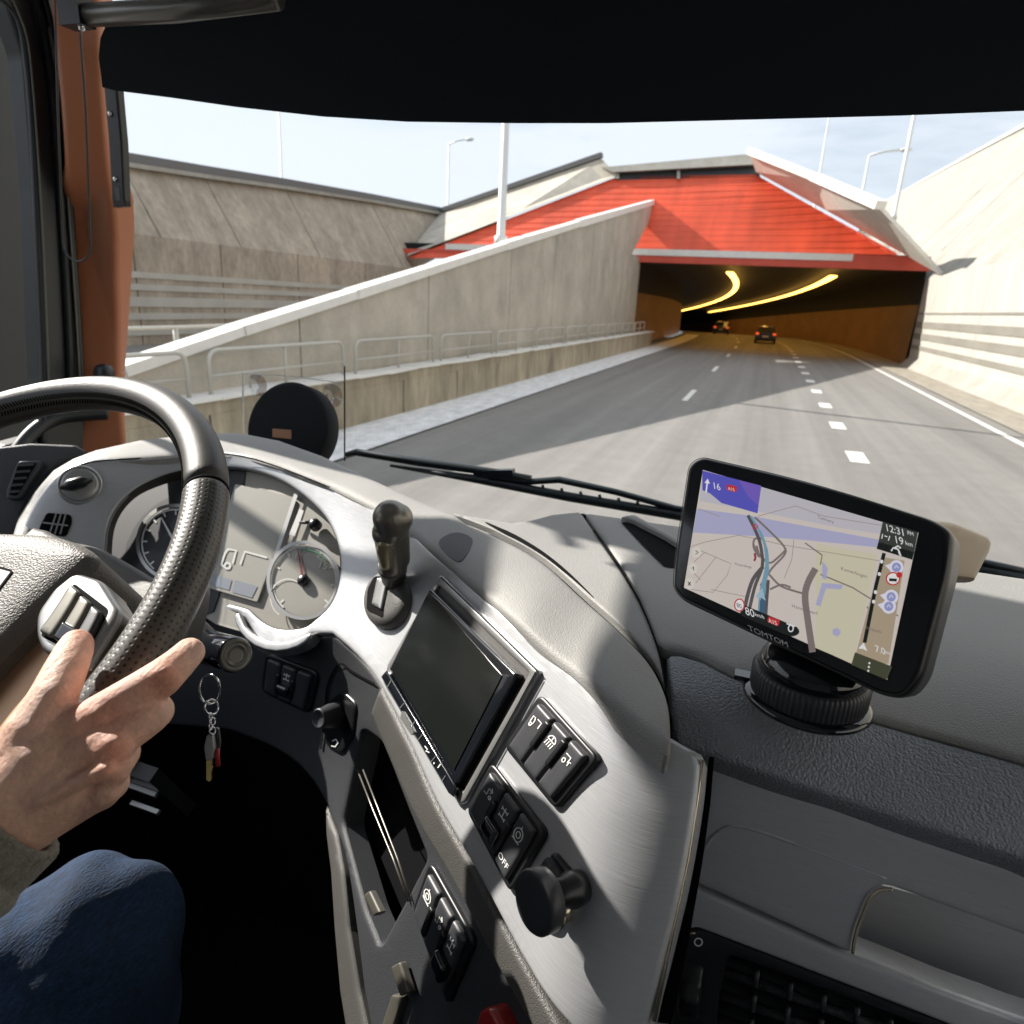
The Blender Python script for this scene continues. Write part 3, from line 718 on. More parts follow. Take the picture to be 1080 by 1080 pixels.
# windscreen glass and the bodywork around it
m = MB(); v = [W(-1.2, 1.02, -.40), W(1.25, 1.02, -.40), W(1.25, .925, .61), W(-1.2, .925, .61)]
m.add(v, [(0, 1, 2, 3)]); m.build('windscreen', WG, cabroot)
slab('windscreen_header', (0, .93, .645), (2.6, .06, .07), M['matte'])
slab('right_pillar', (1.2, .97, .1), (.09, .12, 1.0), M['matte'])
slab('scuttle', (0, .98, -.45), (2.5, .14, .12), M['black'])
# A pillar (brown) : front edge at the glass, rear edge at the door
PX = [(40, -20), (52, 100), (62, 200), (74, 300), (82, 400), (92, 480)]
PXr = [(105, -20), (107, 60), (113, 170), (122, 260), (126, 380), (128, 470)]
ps_ = Surf([(x, y, dY(x, y, .93)) for x, y in [(40, -20), (62, 200), (92, 480)]]+[(x, y, dY(x, y, .98)) for x, y in [(105, -20), (118, 220), (128, 470)]]+[(86, 220, dY(86, 220, .972))], .0005)
patch('pillar_trim', [(38, -60), (105, -60), (106, 20), (109, 92), (116, 190), (122, 250), (126, 330), (127, 400), (127, 392), (128, 405), (133, 468), (128, 500), (70, 500), (86, 440), (80, 330), (72, 220), (62, 100), (52, 0)], ps_, M['pillar'], cabroot, sp=12, th=.05, ew=7, er=.012)
# door window frame with rubber seals
ds = Surf([(x, y, dX(x, y, -1.20)) for x, y in [(-60, 0), (60, 0), (-60, 500), (75, 500)]])
def door_pt(x, y, h=0): return ds.v(x, y, h)
patch('door_frame', [(-14, -60), (60, -60), (60, 0), (66, 110), (76, 230), (82, 330), (88, 470), (60, 540), (-40, 640), (-60, 560), (0, 470), (36, 460), (40, 400), (32, 200), (20, 60), (4, 10)], ds, M['rubber'], cabroot, sp=14, th=.03, h=.012, ew=5, er=.008)
def sealtube(name, pts, r, m_, h=.015):
    b = MB(); b.tube([door_pt(x, y, h) for x, y in crs(pts, 5)], r, 8); b.build(name, m_, cabroot, True)
sealtube('window_seal', [(-30, -20), (0, 4), (14, 25), (22, 70), (28, 140), (34, 260), (40, 400), (38, 470)], .006, M['rubber'])
sealtube('window_seal', [(18, -30), (36, 20), (48, 90), (56, 190), (64, 310), (70, 440)], .008, M['rubber'])
sealtube('door_seal', [(28, -30), (47, 40), (57, 120), (64, 220), (72, 330), (78, 440)], .006, M['rubber'], .022)
sealtube('seal_highlight_bead', [(2, 2), (17, 40), (24, 95), (31, 190), (37, 300), (42, 420)], .0016, M['satin'], .024)
sealtube('seal_bead', [(38, 30), (52, 110), (60, 220), (68, 330), (73, 420)], .0022, M['satin'], .028)
patch('mirror_housing', [(-60, -20), (6, -20), (16, 30), (24, 120), (34, 300), (44, 470), (-10, 500), (-60, 500)], Surf([(x, y, dX(x, y, -1.75)) for x, y in [(-160, 0), (60, 0), (-60, 500)]]), M['rubber'], cabroot, sp=20, th=.12, ew=8, er=.02)
wm = []  # unseen blocker added off frame, outlined back along the sun from the pad's shadow
for x, y in [(436, 548), (470, 545), (505, 556), (530, 572), (522, 600), (510, 618), (480, 600), (455, 580)]:
    q_ = pZ(x, y, -.224); t_ = (q_.x+1.5)/SA; wm.append(q_+Vector((-SA*t_, -SB*t_, t_)))
m = MB(); m.prism(wm, (-.07, 0, 0)); m.tube([sum(wm, Vector())/8+Vector((-.03, 0, 0)), Vector((-1.60, .95, H+.2))], .012, 8); m.build('pad_shadow_blocker', M['rubber'], cabroot)
# front header blind, dark and big
vs_ = Surf([(x, y, dY(x, y, .76)) for x, y in [(107, 92), (540, 130), (1080, 117)]]+[(x, y, dY(x, y, .60)) for x, y in [(105, -60), (540, -60), (1080, -60)]], .0002)
patch('sun_blind', [(104, 60), (106, 40), (112, 26), (124, 17), (150, 6), (190, -3), (330, -40), (330, -90), (1250, -90), (1250, 112), (1080, 117), (950, 122), (800, 126), (640, 130), (540, 130), (430, 128.5), (340, 123), (250, 113), (180, 103), (121, 95.5), (108, 92)], vs_, M['visor'], cabroot, sp=30, th=.012)
b = MB(); b.tube([vs_.v(88, 10, .01), vs_.v(92, 8.5, .01), vs_.v(190, -6, .02), vs_.v(300, -22, .02)], [.005, .011, .011, .011], 12); b.build('blind_rod', M['satin'], cabroot, True)
b = MB(); b.box(vs_.v(84, 4, .01), (.03, .02, .03)); b.build('rod_bracket', M['black'], cabroot)
b = MB(); b.lathe(vs_.v(95, 10, .024), tuple(vs_.nrm(95, 10)), [(.004, -.004), (.004, 0), (.002, .003)], 12); b.build('screw', M['chrome'], cabroot, True)
bs = Surf([(x, y, dY(x, y, .90)) for x, y in [(100, 50), (160, 90), (120, 300)]])
br = patch('blind_rail', [(106, 60), (121, 60), (123, 96), (128, 150), (131, 217), (118, 218.5), (114, 150), (109, 92)], bs, M['black'], cabroot, th=.01, bsp=8, ew=2, er=.003)
for x, y in ((116.5, 120), (122, 189)):
    b = MB(); b.lathe(bs.v(x, y, .001), tuple(bs.nrm(x, y)), [(.0042, 0), (.0042, .001), (.002, .0028)], 14); b.build('screw', M['chrome'], cabroot, True)
flat('rail_label', [[(121, 198), (126, 197.6), (127.5, 211), (122.5, 211.5)]], bs, .0006, M['button'], cabroot)
# cord loop hanging on the pillar
cs = Surf([(x, y, dY(x, y, .90)) for x, y in [(60, 0), (100, 0), (80, 275)]])
cord = [(62, -20), (63, 40), (65, 120), (68, 200), (70, 255), (74, 268), (82, 275), (91, 275), (97, 268), (98.5, 255), (97, 200), (94, 120), (90, 60), (86, 0), (84, -20)]
b = MB(); b.tube([cs.v(x, y, .006) for x, y in crs(cord, 6)], .0017, 8)
tag(b.build('pull_cord', mat('cord_rubber', (.03, .028, .026), .3), None, True), 'thin dark cord hanging in a long loop on the brown pillar', 'cord')
# ---- dashboard ---------------------------------------------------
db = empty('dashboard', W(-.1, .55, -.5), 'wide grey and silver truck dashboard with hooded instruments and dark glovebox side', 'dashboard')
nc = np.array([-.01064, -.00476, -.0074]); cc0 = .545*np.array([(487-540)/F, (725-540)/F, 1])
def dC(x, y, off=0):                                    # distance on the centre console plane turned to the driver
    r = np.array([(x-540)/F, (y-540)/F, 1]); return float((nc@cc0)/(nc@r))
tctrl = [(x, y, dC(x, y)) for x, y in [(475, 600), (520, 638), (600, 706), (700, 784), (420, 590), (415, 650), (425, 720), (487, 725), (560, 705), (540, 900), (640, 900), (690, 800), (620, 1060), (560, 1060)]]
lp_p, lp_n = P(110, 600, dY(110, 600, .60)), np.array([.42, -.72, .50])
def dLP(x, y, off=0): return float(((lp_p-CAM)@lp_n)/(ray(x, y)@lp_n))
tctrl += [(x, y, dLP(x, y)) for x, y in [(20, 560), (60, 520), (80, 487), (20, 600), (110, 600), (130, 500)]]
tctrl += [(x, y, dY(x, y, v)) for x, y, v in [(215, 472, .74), (290, 488, .735), (350, 520, .69), (250, 650, .595), (200, 560, .67), (345, 665, .56), (330, 590, .63)]]
TS = Surf(tctrl, .004)
arch = crs([(110, 580), (113, 556), (122, 536), (138, 519), (160, 506), (190, 496), (233, 492), (267, 496), (297, 507), (322, 524), (342, 544), (354, 568), (358, 592), (356, 617), (347, 640), (334, 656), (318, 666), (294, 668), (274, 659), (258, 643)], 3)+[(214, 630), (165, 618), (130, 606)]
trim_out = crs([(18, 580), (26, 551), (41, 522), (62, 499), (92, 485), (120, 482.5), (155, 480), (215, 475), (255, 478), (294, 489), (350, 511), (400, 536), (432, 560), (475, 600), (520, 638), (600, 706), (700, 786)], 4)+crs([(703, 800), (697, 850), (682, 930), (662, 1010), (640, 1100)], 3)+[(600, 1100)]+crs([(592, 1080), (548, 1005), (500, 915), (462, 850), (430, 780), (400, 722), (375, 690), (350, 668)], 3)+[(329, 668)]+crs([(316, 680), (295, 684), (275, 676), (258, 652)], 3)+[(250, 646), (214, 636), (160, 625), (90, 606), (12, 600)]
archh = crs([(110, 580), (113, 556), (122, 536), (138, 519), (160, 506), (190, 496), (233, 492), (267, 496), (297, 507), (322, 524), (342, 544), (354, 568), (358, 592), (356, 617), (347, 638), (332, 653), (318, 662), (294, 663), (276, 655), (262, 642)], 3)+[(214, 629), (165, 617), (130, 604)]
def roll(x, y):                                         # the panel curls away at its right edge
    xe = np.interp(y, [786, 850, 930, 1010, 1100], [704, 697, 682, 662, 640]); t = np.clip((x-(xe-95))/95, 0, 1); return -.030*t**2.2*(y > 700)*np.clip((y-700)/80, 0, 1)
patch('trim_panel', trim_out, TS, M['trim'], db, holes=[archh], sp=11, th=.006, ew=4, er=.0025, hfun=roll)
# cluster recess wall and face
CL = Surf([(x, y, float(TS.d(x, y))+.0) for x, y in [(112, 575), (160, 506), (233, 492), (300, 508), (356, 590), (334, 656), (262, 642), (165, 617)]], .01)
m = MB(); A_ = resamp(archh, 5); p0 = TS.p(A_[:, 0], A_[:, 1], np.full(len(A_), -.001)); p1 = TS.p(A_[:, 0], A_[:, 1], np.full(len(A_), -.030)); n = len(A_)
m.add(list(p0)+list(p1), [(i, (i+1) % n, (i+1) % n+n, i+n) for i in range(n)]); m.build('cluster_bezel', M['olive'], db, True)
CF = Surf([(x, y, float(TS.d(x, y))) for x, y in [(112, 575), (233, 492), (356, 590), (334, 656), (165, 617)]], .5)
cfo = np.array(CF.p(*np.array([(x, y) for x, y in A_]).T, np.full(n, -.034)))
patch('cluster_face', crs([(250, 484), (262, 484), (300, 496), (352, 530), (372, 580), (366, 640), (340, 668), (300, 680), (262, 668), (215, 650), (222, 610)], 3, True), Surf([(x, y, float(CF.d(x, y))+.034) for x, y in [(112, 575), (233, 492), (356, 590), (334, 656), (165, 617)]], .5), M['face'], db, sp=9, th=.005)
CD = Surf([(x, y, float(CF.d(x, y))+.034) for x, y in [(112, 575), (233, 492), (356, 590), (334, 656), (165, 617)]], .5)
ic = M['icon']
patch('left_dial_area', crs([(60, 560), (90, 500), (150, 470), (215, 470), (262, 480), (244, 560), (226, 645), (150, 660), (80, 640)], 2, True), CD, M['faced'], db, sp=8, h=.002, th=.003)  # dark sheet standing in for the shade over the left dial
patch('centre_display', rpoly([(250, 512), (312, 526), (273, 636), (218, 620)], 2), CD, M['lcd'], db, sp=14, h=.004, th=.002)
flat('display_block', [[(222, 605), (247, 613), (244, 624), (219, 617)], [(250, 613), (274, 620), (268, 632), (247, 626)]], CD, .0046, M['lcdb'], db)
strokes('display_truck_symbol', [[(239.5, 600), (236, 597), (240, 585), (243, 581), (251.5, 582.5), (248, 596)], {'p': ell(242.5, 598.5, 3, 3), 'closed': True}, [(256, 597), (260.5, 583.5), (284, 590)]], 2.1, CD, .005, ic, db)
strokes('divider_bar', [{'p': [(315, 523), (293, 590)], 'w': 4}], 4, CD, .006, M['silver'], db)
flat('warning_plate', [[(318.5, 539), (323, 541), (313.5, 568), (307.5, 566)]], CD, .006, ic, db)
b = MB(); b.tube([CD.v(320, 554, .007), CD.v(331, 556, .012)], .0022, 8); b.lathe(CD.v(336, 557, .004), tuple(CD.nrm(336, 557)), [(.0075, 0), (.0075, .008), (.004, .012)], 16); b.build('trip_knob', M['black'], db, True)
def dial(name, cx, cy, rx, ry, fm, rot=0, needle=(0, -30), nt=12, green=False):
    r_ = patch(name, ell(cx, cy, rx, ry, rot, 40), CD, fm, db, sp=14, h=.008, th=.008, ew=3, er=.0015)
    m = MB(); v, f = ribbon_geo(ell(cx, cy, rx*1.02, ry*1.02, rot, 48), 3.6, CD, .011, True); m.add(v, f); m.build('dial_ring', M['silver'], r_)
    lines = []
    for k in range(nt+1):
        a = 140+260*k/nt; p = ell(cx, cy, rx*.78, ry*.78, rot, 1, a, a+1)[0]; q = ell(cx, cy, rx*.92, ry*.92, rot, 1, a, a+1)[0]; lines.append([p, q])
    lines.append(ell(cx, cy, rx*.93, ry*.93, rot, 30, 130, 410))
    strokes('dial_scale', lines, 1.7, CD, .0088, ic, r_)
    strokes('dial_needle', [{'p': [(cx, cy), (cx+needle[0], cy+needle[1])], 'w': [3, 1.2]}], 2, CD, .011, ic if not green else M['redb'], r_)
    b = MB(); b.lathe(CD.v(cx, cy, .009), tuple(CD.nrm(cx, cy)), [(.007, 0), (.007, .004), (.004, .007)], 18); b.build('dial_hub', M['black'], r_, True)
    if green: strokes('dial_green_arc', [ell(cx, cy, rx*.84, ry*.84, rot, 10, 262, 322)], 2.2, CD, .0092, mat('green_print', (.12, .42, .22), .5), r_)
    return r_
dial('left_dial', 190, 576, 38, 38, M['faced'], 0, (-14, -26))
rd = dial('right_dial', 325, 616, 36, 39, M['lcd'], 0, (-6, -34), 8, True)
text('dial_number', '15', (344, 603), (11, 3), (2.5, -10), CD, .0095, ic, rd)
text('dial_number', '10', (318, 593), (8, 2), (2, -8), CD, .0095, ic, rd)
strokes('dial_small_scale', [ell(308, 634, 18, 20, 0, 20, 120, 330)], 1.2, CD, .0092, ic, rd)
# clear lens over the instruments
patch('cluster_lens', archh, CF, LG, db, sp=22, h=-.012, th=.001)
# hood over the instruments
hood_top = [(6, 580), (16, 545), (34, 516), (54, 494), (76, 481), (100, 472), (150, 461), (219, 454), (253, 454), (294, 462), (339, 478), (367, 491), (397, 505), (438, 524), (480, 541)]
hood_bot = [(470, 600), (432, 562), (400, 537), (350, 512), (294, 490), (255, 479), (215, 476), (155, 481), (120, 483), (92, 486), (62, 500), (41, 523), (26, 552), (17, 581)]
hc = [(x, y, float(TS.d(x, y))-.004) for x, y in [(432, 560), (400, 536), (350, 511), (294, 489), (215, 475), (155, 480), (92, 486), (62, 500), (26, 552)]]
hc += [(x, y, dLP(x, y)+.045) for x, y in [(16, 545), (54, 494), (100, 472)]]
hc += [(x, y, dY(x, y, v)) for x, y, v in [ (219, 454, .81), (294, 462, .81), (339, 478, .78), (397, 505, .72), (438, 524, .68)]]
# centre pad and dash top share one surface family
DZ = -.225
top_c = [(x, y, dZ(x, y, DZ)) for x, y in [(540, 565), (610, 545), (720, 560), (900, 585), (1080, 612), (1180, 625), (640, 600), (740, 660), (900, 680), (1080, 720), (1000, 640), (800, 705), (1180, 750)]]
top_c += [(x, y, dY(x, y, .40)) for x, y in [(715, 735), (1080, 850), (900, 795)]]+[(x, y, dY(x, y, .375)) for x, y in [(710, 786), (900, 848), (1080, 907), (1180, 940)]]
DT = Surf(top_c, .0008)
seam = crs([(478, 545), (530, 566), (575, 592), (620, 632), (660, 668), (690, 702), (706, 740), (709, 785)], 5)
pc = [(x, y, float(TS.d(x, y))-.004) for x, y in [(432, 562), (475, 600), (520, 638), (600, 706), (700, 784)]]
pc += [(x, y, float(DT.d(x, y))-.003) for x, y in [(530, 566), (620, 632), (690, 702)]]+[(480, 541, dY(480, 541, .645))]+[(x, y, dZ(x, y, DZ+.006)) for x, y in [(500, 590), (560, 640), (645, 705)]]
PD = Surf(hc+pc, .006)
hp = hood_top+seam[2:]+[(704, 788)]+crs([(698, 782), (600, 704), (520, 636), (475, 598), (432, 560)], 4)[:-1]+hood_bot[1:]
patch('instrument_hood', hp, PD, M['dash'], db, sp=11, th=.012, ew=7, er=.006)
def groove(name, pts, wd, surf, h, m_, parent=db): return strokes(name, [{'p': crs(pts, 5), 'w': wd}], wd, surf, h, m_, parent)
groove('hood_groove', [(66, 502), (96, 489), (156, 484), (215, 479.5), (255, 482), (294, 493), (350, 515)], 1.6, TS, .0035, M['gap'])
# pad recess (small dark dished oval)
patch('pad_dish', crs([(463, 574), (469, 566), (482, 562), (495, 566), (498, 573), (487, 592), (475, 588)], 3, True), PD, M['lower'], db, sp=6, h=.0006, th=.001, bsp=3)
# dash top to the windscreen and the grained roll along its front
back = crs([(470, 540), (500, 548), (540, 554), (560, 551), (582, 544.5), (610, 542), (650, 547), (720, 557), (800, 569), (900, 584), (1000, 600), (1080, 612), (1180, 627)], 3)
front_lim = crs([(1180, 838), (1080, 806), (980, 778), (890, 752), (800, 728), (750, 707), (718, 680), (700, 650), (680, 632)], 3)
tp = back+front_lim+crs([(655, 628), (640, 612), (610, 590), (575, 574), (530, 560), (490, 548)], 3)
tp = back+[(1180, 945)]+crs([(1080, 908), (900, 849), (780, 808), (722, 790)], 3)+crs([(712, 785), (710, 760), (706, 737), (690, 700), (660, 666), (620, 630), (575, 590), (530, 564), (478, 543)], 4)
def wave(x, y):  # shallow step between the smooth top and the grained roll
    return np.zeros_like(x)
top_poly = back+crs([(1180, 838), (1080, 806), (980, 778), (890, 752), (800, 728), (750, 704), (722, 672), (700, 640), (672, 612)], 3)+crs([(640, 570), (612, 548)], 2)[:0]
line_grain = crs([(1180, 838), (1080, 806), (980, 778), (890, 752), (810, 730), (756, 706), (722, 672), (690, 622), (655, 585), (628, 560)], 4)
left_side = crs([(478, 543), (530, 564), (575, 590), (620, 630), (660, 666), (690, 700), (706, 737), (710, 760), (712, 785)], 4)
# left wedge + grained roll as one piece; smooth top as a second, 2 mm proud
seamB = crs([(612, 541), (626, 562), (643, 587), (659, 611), (674, 638), (687, 668), (697, 700), (704, 740), (707, 784)], 4)
padB = crs([(478, 543), (505, 553), (530, 564), (575, 590), (620, 630), (660, 666), (690, 700), (704, 734)], 4)
roll_line = crs([(1180, 838), (1080, 806), (980, 778), (890, 752), (820, 731), (770, 712), (735, 694), (702, 686)], 4)
patch('dash_roll', [(703, 690), (718, 690)]+roll_line[:-5][::-1]+[(1180, 945)]+crs([(1080, 908), (900, 849), (780, 808), (722, 791)], 3)+[(711, 784), (708, 745)], DT, M['dashd'], db, sp=12, th=.03, h=.0012, ew=6, er=.006)
patch('dash_top', back[9:]+roll_line+[(694, 680), (676, 634), (661, 607), (645, 583), (628, 558), (616, 541.5)], DT, M['dash'], db, sp=14, th=.008, h=.0034, ew=7, er=.003)
patch('dash_wedge', [(478, 542), (505, 547), (540, 553), (560, 550), (582, 544), (610, 541)]+seamB[1:26]+padB[::-1][1:], DT, M['dash'], db, sp=12, th=.006, h=.002, ew=3, er=.0015)
strokes('dash_seam', [{'p': seamB[4:], 'w': 2.2}], 2, DT, .0030, M['gap'], db)
strokes('pad_gap', [{'p': crs([(512, 553), (526, 560), (548, 571), (575, 588), (603, 611), (626, 633)], 5), 'w': list(np.linspace(1.0, 4, 8))+list(np.linspace(4, 3.5, 10))+list(np.linspace(3.5, .8, 8))}], 3, DT, .0024, M['gap'], db)
# dark opening (demister) left of the navigation screen
flat('demister_opening', [[(655, 555), (668, 554), (715, 582), (715, 604), (700, 602), (676, 578)]], DT, .0042, M['gap'], db)
patch('demister_lip', [(655, 553), (668, 551), (716, 578), (716, 584), (700, 574), (668, 557)], DT, M['dash'], db, sp=10, h=.010, th=.007, ew=2, er=.002)
# left end of the dashboard: outer vent, blower knob and small grille
LS = Surf([(x, y, dLP(x, y)+.05) for x, y in [(0, 470), (70, 470), (0, 560), (60, 560), (-60, 620)]], .001)
patch('end_panel', [(-120, 470), (-20, 472), (30, 466), (78, 468), (90, 476), (62, 488), (40, 508), (22, 538), (12, 575), (2, 640), (-120, 640)], LS, M['lower'], db, sp=14, th=.02, h=-.004, ew=4, er=.004)
vt = patch('outer_vent', rpoly([(20, 487), (44, 486), (44, 492), (22, 527), (8, 527), (8, 518)], 4), LS, M['button'], db, sp=12, h=.004, th=.006, ew=2, er=.002, bsp=3)
flat('vent_mouth', [rpoly([(21, 490), (41, 489), (20, 524), (11, 523)], 3)], LS, .0045, M['gap'], vt)
for k in range(5):
    x0, y0 = 21-2.2*k, 492+7*k; strokes('vent_slat', [{'p': [(x0, y0), (x0+17-1.5*k, y0+2-3)], 'w': 2.4}], 2, LS, .006, M['button'], vt)
kb = MB(); kc = TS.v(85, 512, 0); kn = Vector(TS.nrm(85, 512))*.5+(Vector(CAM)-kc).normalized()*.5; kb.lathe(kc, kn, [(.0265, -.006), (.0265, .003), (.024, .006), (.022, .004), (.0215, .006), (.020, .007)], 36); kb.build('blower_knob', M['silver'], db, True)
kg = MB(); a1 = TS.v(70, 518, .014); a2 = TS.v(101, 509, .014); kg.tube([a1, a1.lerp(a2, .3), a1.lerp(a2, .7), a2], [.003, .008, .008, .003], 10); kg.build('knob_grip', M['black'], db, True)
sg = patch('small_grille', rpoly([(50, 541), (75, 543), (76, 551), (70, 566), (42, 564), (42, 557)], 3), TS, M['gap'], db, sp=12, h=.0015, th=.002, bsp=3)
strokes('grille_bars', [[(56+5*k, 542), (48+5.6*k, 564)] for k in range(1, 4)]+[[(47, 552), (73, 555)]], 1.6, TS, .004, M['silver'], sg)
# column shroud ring segment under the cluster
patch('cluster_lower_lip', crs([(256, 648), (262, 662), (276, 674), (295, 679), (315, 676), (330, 669), (331, 674), (318, 684), (295, 689), (272, 683), (256, 668), (250, 652)], 2, True), TS, M['silver'], db, sp=8, h=.006, th=.012, ew=2, er=.003, bsp=3)
# ---- lower dashboard
lc = [(x, y, float(TS.d(x, y))+.012) for x, y in [(330, 670), (375, 692), (400, 724), (430, 782), (462, 852), (500, 917), (548, 1007), (592, 1082)]]
lc += [(x, y, dY(x, y, v)) for x, y, v in [(150, 640, .62), (250, 660, .60), (200, 720, .585), (280, 720, .585), (340, 780, .55)]]
lc += [(x, y, dC(x, y)+.05) for x, y in [(400, 860), (420, 960), (470, 1080), (385, 800)]]
LO = Surf(lc, .002)
cub = rpoly([(382, 768), (402, 782), (428, 850), (450, 905), (428, 948), (400, 1000), (384, 960), (360, 868)], 8)
lowp = [(100, 610), (160, 628), (214, 640), (252, 650)]+crs([(258, 668), (272, 682), (295, 689), (318, 683), (330, 671)], 2)+crs([(350, 669), (377, 692), (402, 724), (432, 782), (464, 852), (502, 917), (550, 1007), (600, 1095)], 4)+[(600, 1110), (395, 1110)]+crs([(382, 1040), (372, 960), (362, 900), (345, 852), (322, 815), (290, 790), (240, 770)], 3)+[(120, 760), (100, 700)]
patch('lower_panel', lowp, LO, M['lower'], db, holes=[cub], sp=13, th=.02, ew=4, er=.004)
strokes('panel_seam', [{'p': crs([(398, 722), (373, 708), (360, 700), (348, 720), (345, 742), (340, 790)], 5)}], 2.2, LO, .002, M['gap'], db)
# lit sliver next to the trim: edge piece with the light put into its colour
edgep = crs([(402, 724), (432, 782), (464, 852), (502, 917), (550, 1007), (600, 1095)], 4)
edgeq = crs([(575, 1100), (528, 1020), (480, 930), (440, 862), (412, 800), (392, 752)], 4)
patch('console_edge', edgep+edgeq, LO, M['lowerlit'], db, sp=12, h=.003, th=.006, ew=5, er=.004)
# cubby behind the opening
cubs = Surf([(x, y, dC(x, y)+.13) for x, y in [(400, 860), (420, 960), (470, 1080), (385, 800)]])
patch('cubby_back', [(372, 750), (460, 760), (480, 1000), (384, 1010)], cubs, M['gap'], db, sp=40, th=.003)
for o_x in (0, 6):
    b = MB(); b.tube([LO.v(378+o_x, 812, .001), LO.v(394+o_x, 850, .002), LO.v(418+o_x*.8, 905, .003), LO.v(433+o_x*.5, 950, .002)], .0008, 8); b.build('cubby_rail', M['lever'], db, True)
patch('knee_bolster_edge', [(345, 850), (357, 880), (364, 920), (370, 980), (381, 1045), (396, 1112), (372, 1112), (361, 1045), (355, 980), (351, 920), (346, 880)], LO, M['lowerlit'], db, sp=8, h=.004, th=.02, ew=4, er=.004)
# net / papers in the lower pocket
rs = random.Random(5)
for k, (px, py, sz, an) in enumerate([(398, 952, 13, 62), (432, 1030, 17, 70), (420, 1066, 20, 106)]):
    c_, s_ = math.cos(rad(an)), math.sin(rad(an)); q = [(px+c_*u*sz-s_*v_*sz*.35, py+s_*u*sz+c_*v_*sz*.35) for u, v_ in ((-1, -1), (1, -.8), (1, 1), (-.9, .8))]
    patch('pocket_clip', rpoly(q, 2), LO, M['olive'], db, sp=8, h=.006+.003*(k % 2), th=.004, ew=2, er=.002, bsp=3)
# ---- glovebox side
gs = Surf([(x, y, dY(x, y, v)) for x, y, v in [(700, 790, .385), (1080, 915, .385), (690, 915, .375), (1080, 1070, .375), (1180, 1100, .37), (655, 1100, .355), (1000, 1100, .362)]], .001)
pocket = crs([(899, 1003), (902, 985), (908, 968), (917, 946), (928, 937), (942, 937)], 3)+[(1080, 988), (1200, 1030), (1200, 1110), (1080, 1068), (960, 1024)]
patch('glovebox_panel', rpoly([(708, 788, 2), (1200, 962, 2), (1200, 1116, 2), (1080, 1074, 1), (901, 1010, 1), (687, 913, 6)], 5), gs, M['glove'], db, holes=[pocket[:-1]+[(960, 1025)]] if 0 else [], sp=14, th=.015, ew=5, er=.004) if 0 else None
gp = [(708, 789), (800, 822), (900, 858), (1000, 893), (1080, 921), (1200, 962), (1200, 1029), (1080, 988), (942, 937)]+crs([(942, 937), (928, 936), (917, 946), (908, 968), (902, 985), (899, 1003)], 3)[1:]+[(899, 1008), (800, 963), (687, 912), (692, 890), (700, 840)]
patch('glovebox_panel', gp, gs, M['glove'], db, sp=12, th=.02, ew=5, er=.004)
patch('pocket_back', [(880, 920), (1210, 1010), (1210, 1130), (1080, 1085), (880, 1015)], Surf([(x, y, float(gs.d(x, y))+.05) for x, y in [(880, 920), (1210, 1020), (1000, 1100)]]), M['glove'], db, sp=30, th=.004)
b = MB(); b.tube([gs.v(x, y, .001) for x, y in crs([(899, 1004), (902, 985), (908, 968), (917, 947), (928, 938), (941, 937)], 5)], .0011, 8); b.build('pocket_edge', M['gold'], db, True)
b = MB(); b.tube([gs.v(x, y, -.0006) for x, y in crs([(737, 917), (742, 898), (752, 882), (768, 872), (790, 874), (835, 889), (890, 910), (935, 927)], 5)], [.0006]*6+[.0016]*10+[.0013]*10+[.0008]*10, 8); b.build('pressed_crease', M['glove'], db, True)
vent = rpoly([(722, 986, 5), (734, 982, 5), (1010, 1088, 4), (1010, 1130), (700, 1130), (706, 1080), (716, 1015)], 6)
patch('lower_fascia', [(684, 921), (700, 924), (800, 968), (895, 1011), (1000, 1050), (1200, 1122), (1200, 1160), (650, 1160), (656, 1080), (668, 1000)], gs, M['glove'], db, holes=[vent], sp=13, th=.02, h=-.002, ew=5, er=.004)
strokes('centre_gap', [{'p': [(707, 786), (700, 840), (688, 905), (672, 985), (650, 1090)], 'w': [6, 8, 12, 14, 16]}], 6, TS, -.040, M['gap'], db)
b = MB(); b.tube([TS.v(x, y, -.0325*min(1, (y-700)/80)) for x, y in [(704, 792), (697, 840), (686, 905), (670, 975), (648, 1085)]], .0012, 8); b.build('trim_edge_bead', M['gold'], db, True)
vb = Surf([(x, y, float(gs.d(x, y))+.018) for x, y in [(720, 990), (1000, 1090), (700, 1110)]])
air = patch('air_vent', [(700, 960), (1040, 1060), (1040, 1160), (690, 1160)], vb, M['black'], db, sp=30, th=.004)
patch('vent_frame', rpoly([(722, 987, 5), (734, 983, 5), (1008, 1088, 4), (1008, 1128), (702, 1128), (708, 1080), (717, 1015)], 6), gs, M['black'], air, holes=[rpoly([(768, 1012, 8), (1000, 1098, 6), (1000, 1122), (752, 1122), (757, 1060)], 6)], sp=16, th=.012, h=-.004, ew=3, er=.002, bsp=4)
for k in range(4):
    b = MB(); b.tube([gs.v(760-2*k, 1035+26*k, -.010), gs.v(1005, 1122+26*k, -.010)], .0032, 8); b.build('vent_slat', M['lower'], air, True)
for k in range(6):
    x = 798+36*k; y = 1032+13*k; b = MB()
    for j in range(3): b.tube([gs.v(x-3*j, y+26*j, -.007), gs.v(x-3*j-2, y+17+26*j, -.007)], .0018, 8)
    b.build('vent_fin', M['button'], air, True)
b = MB(); b.lathe(gs.v(728, 1048, -.012), tuple(Vector(gs.p(760, 1060))-Vector(gs.p(700, 1038))), [(.018, -.007), (.0205, -.005), (.0205, .005), (.018, .007)], 48, lambda j, k: 1+.035*math.cos(k*math.pi*2/4)); b.build('thumb_wheel', M['black'], air, True)
strokes('vent_ring_mark', [{'p': ell(736, 997, 4, 4), 'closed': True}], 1.6, gs, -.003, ic, air)
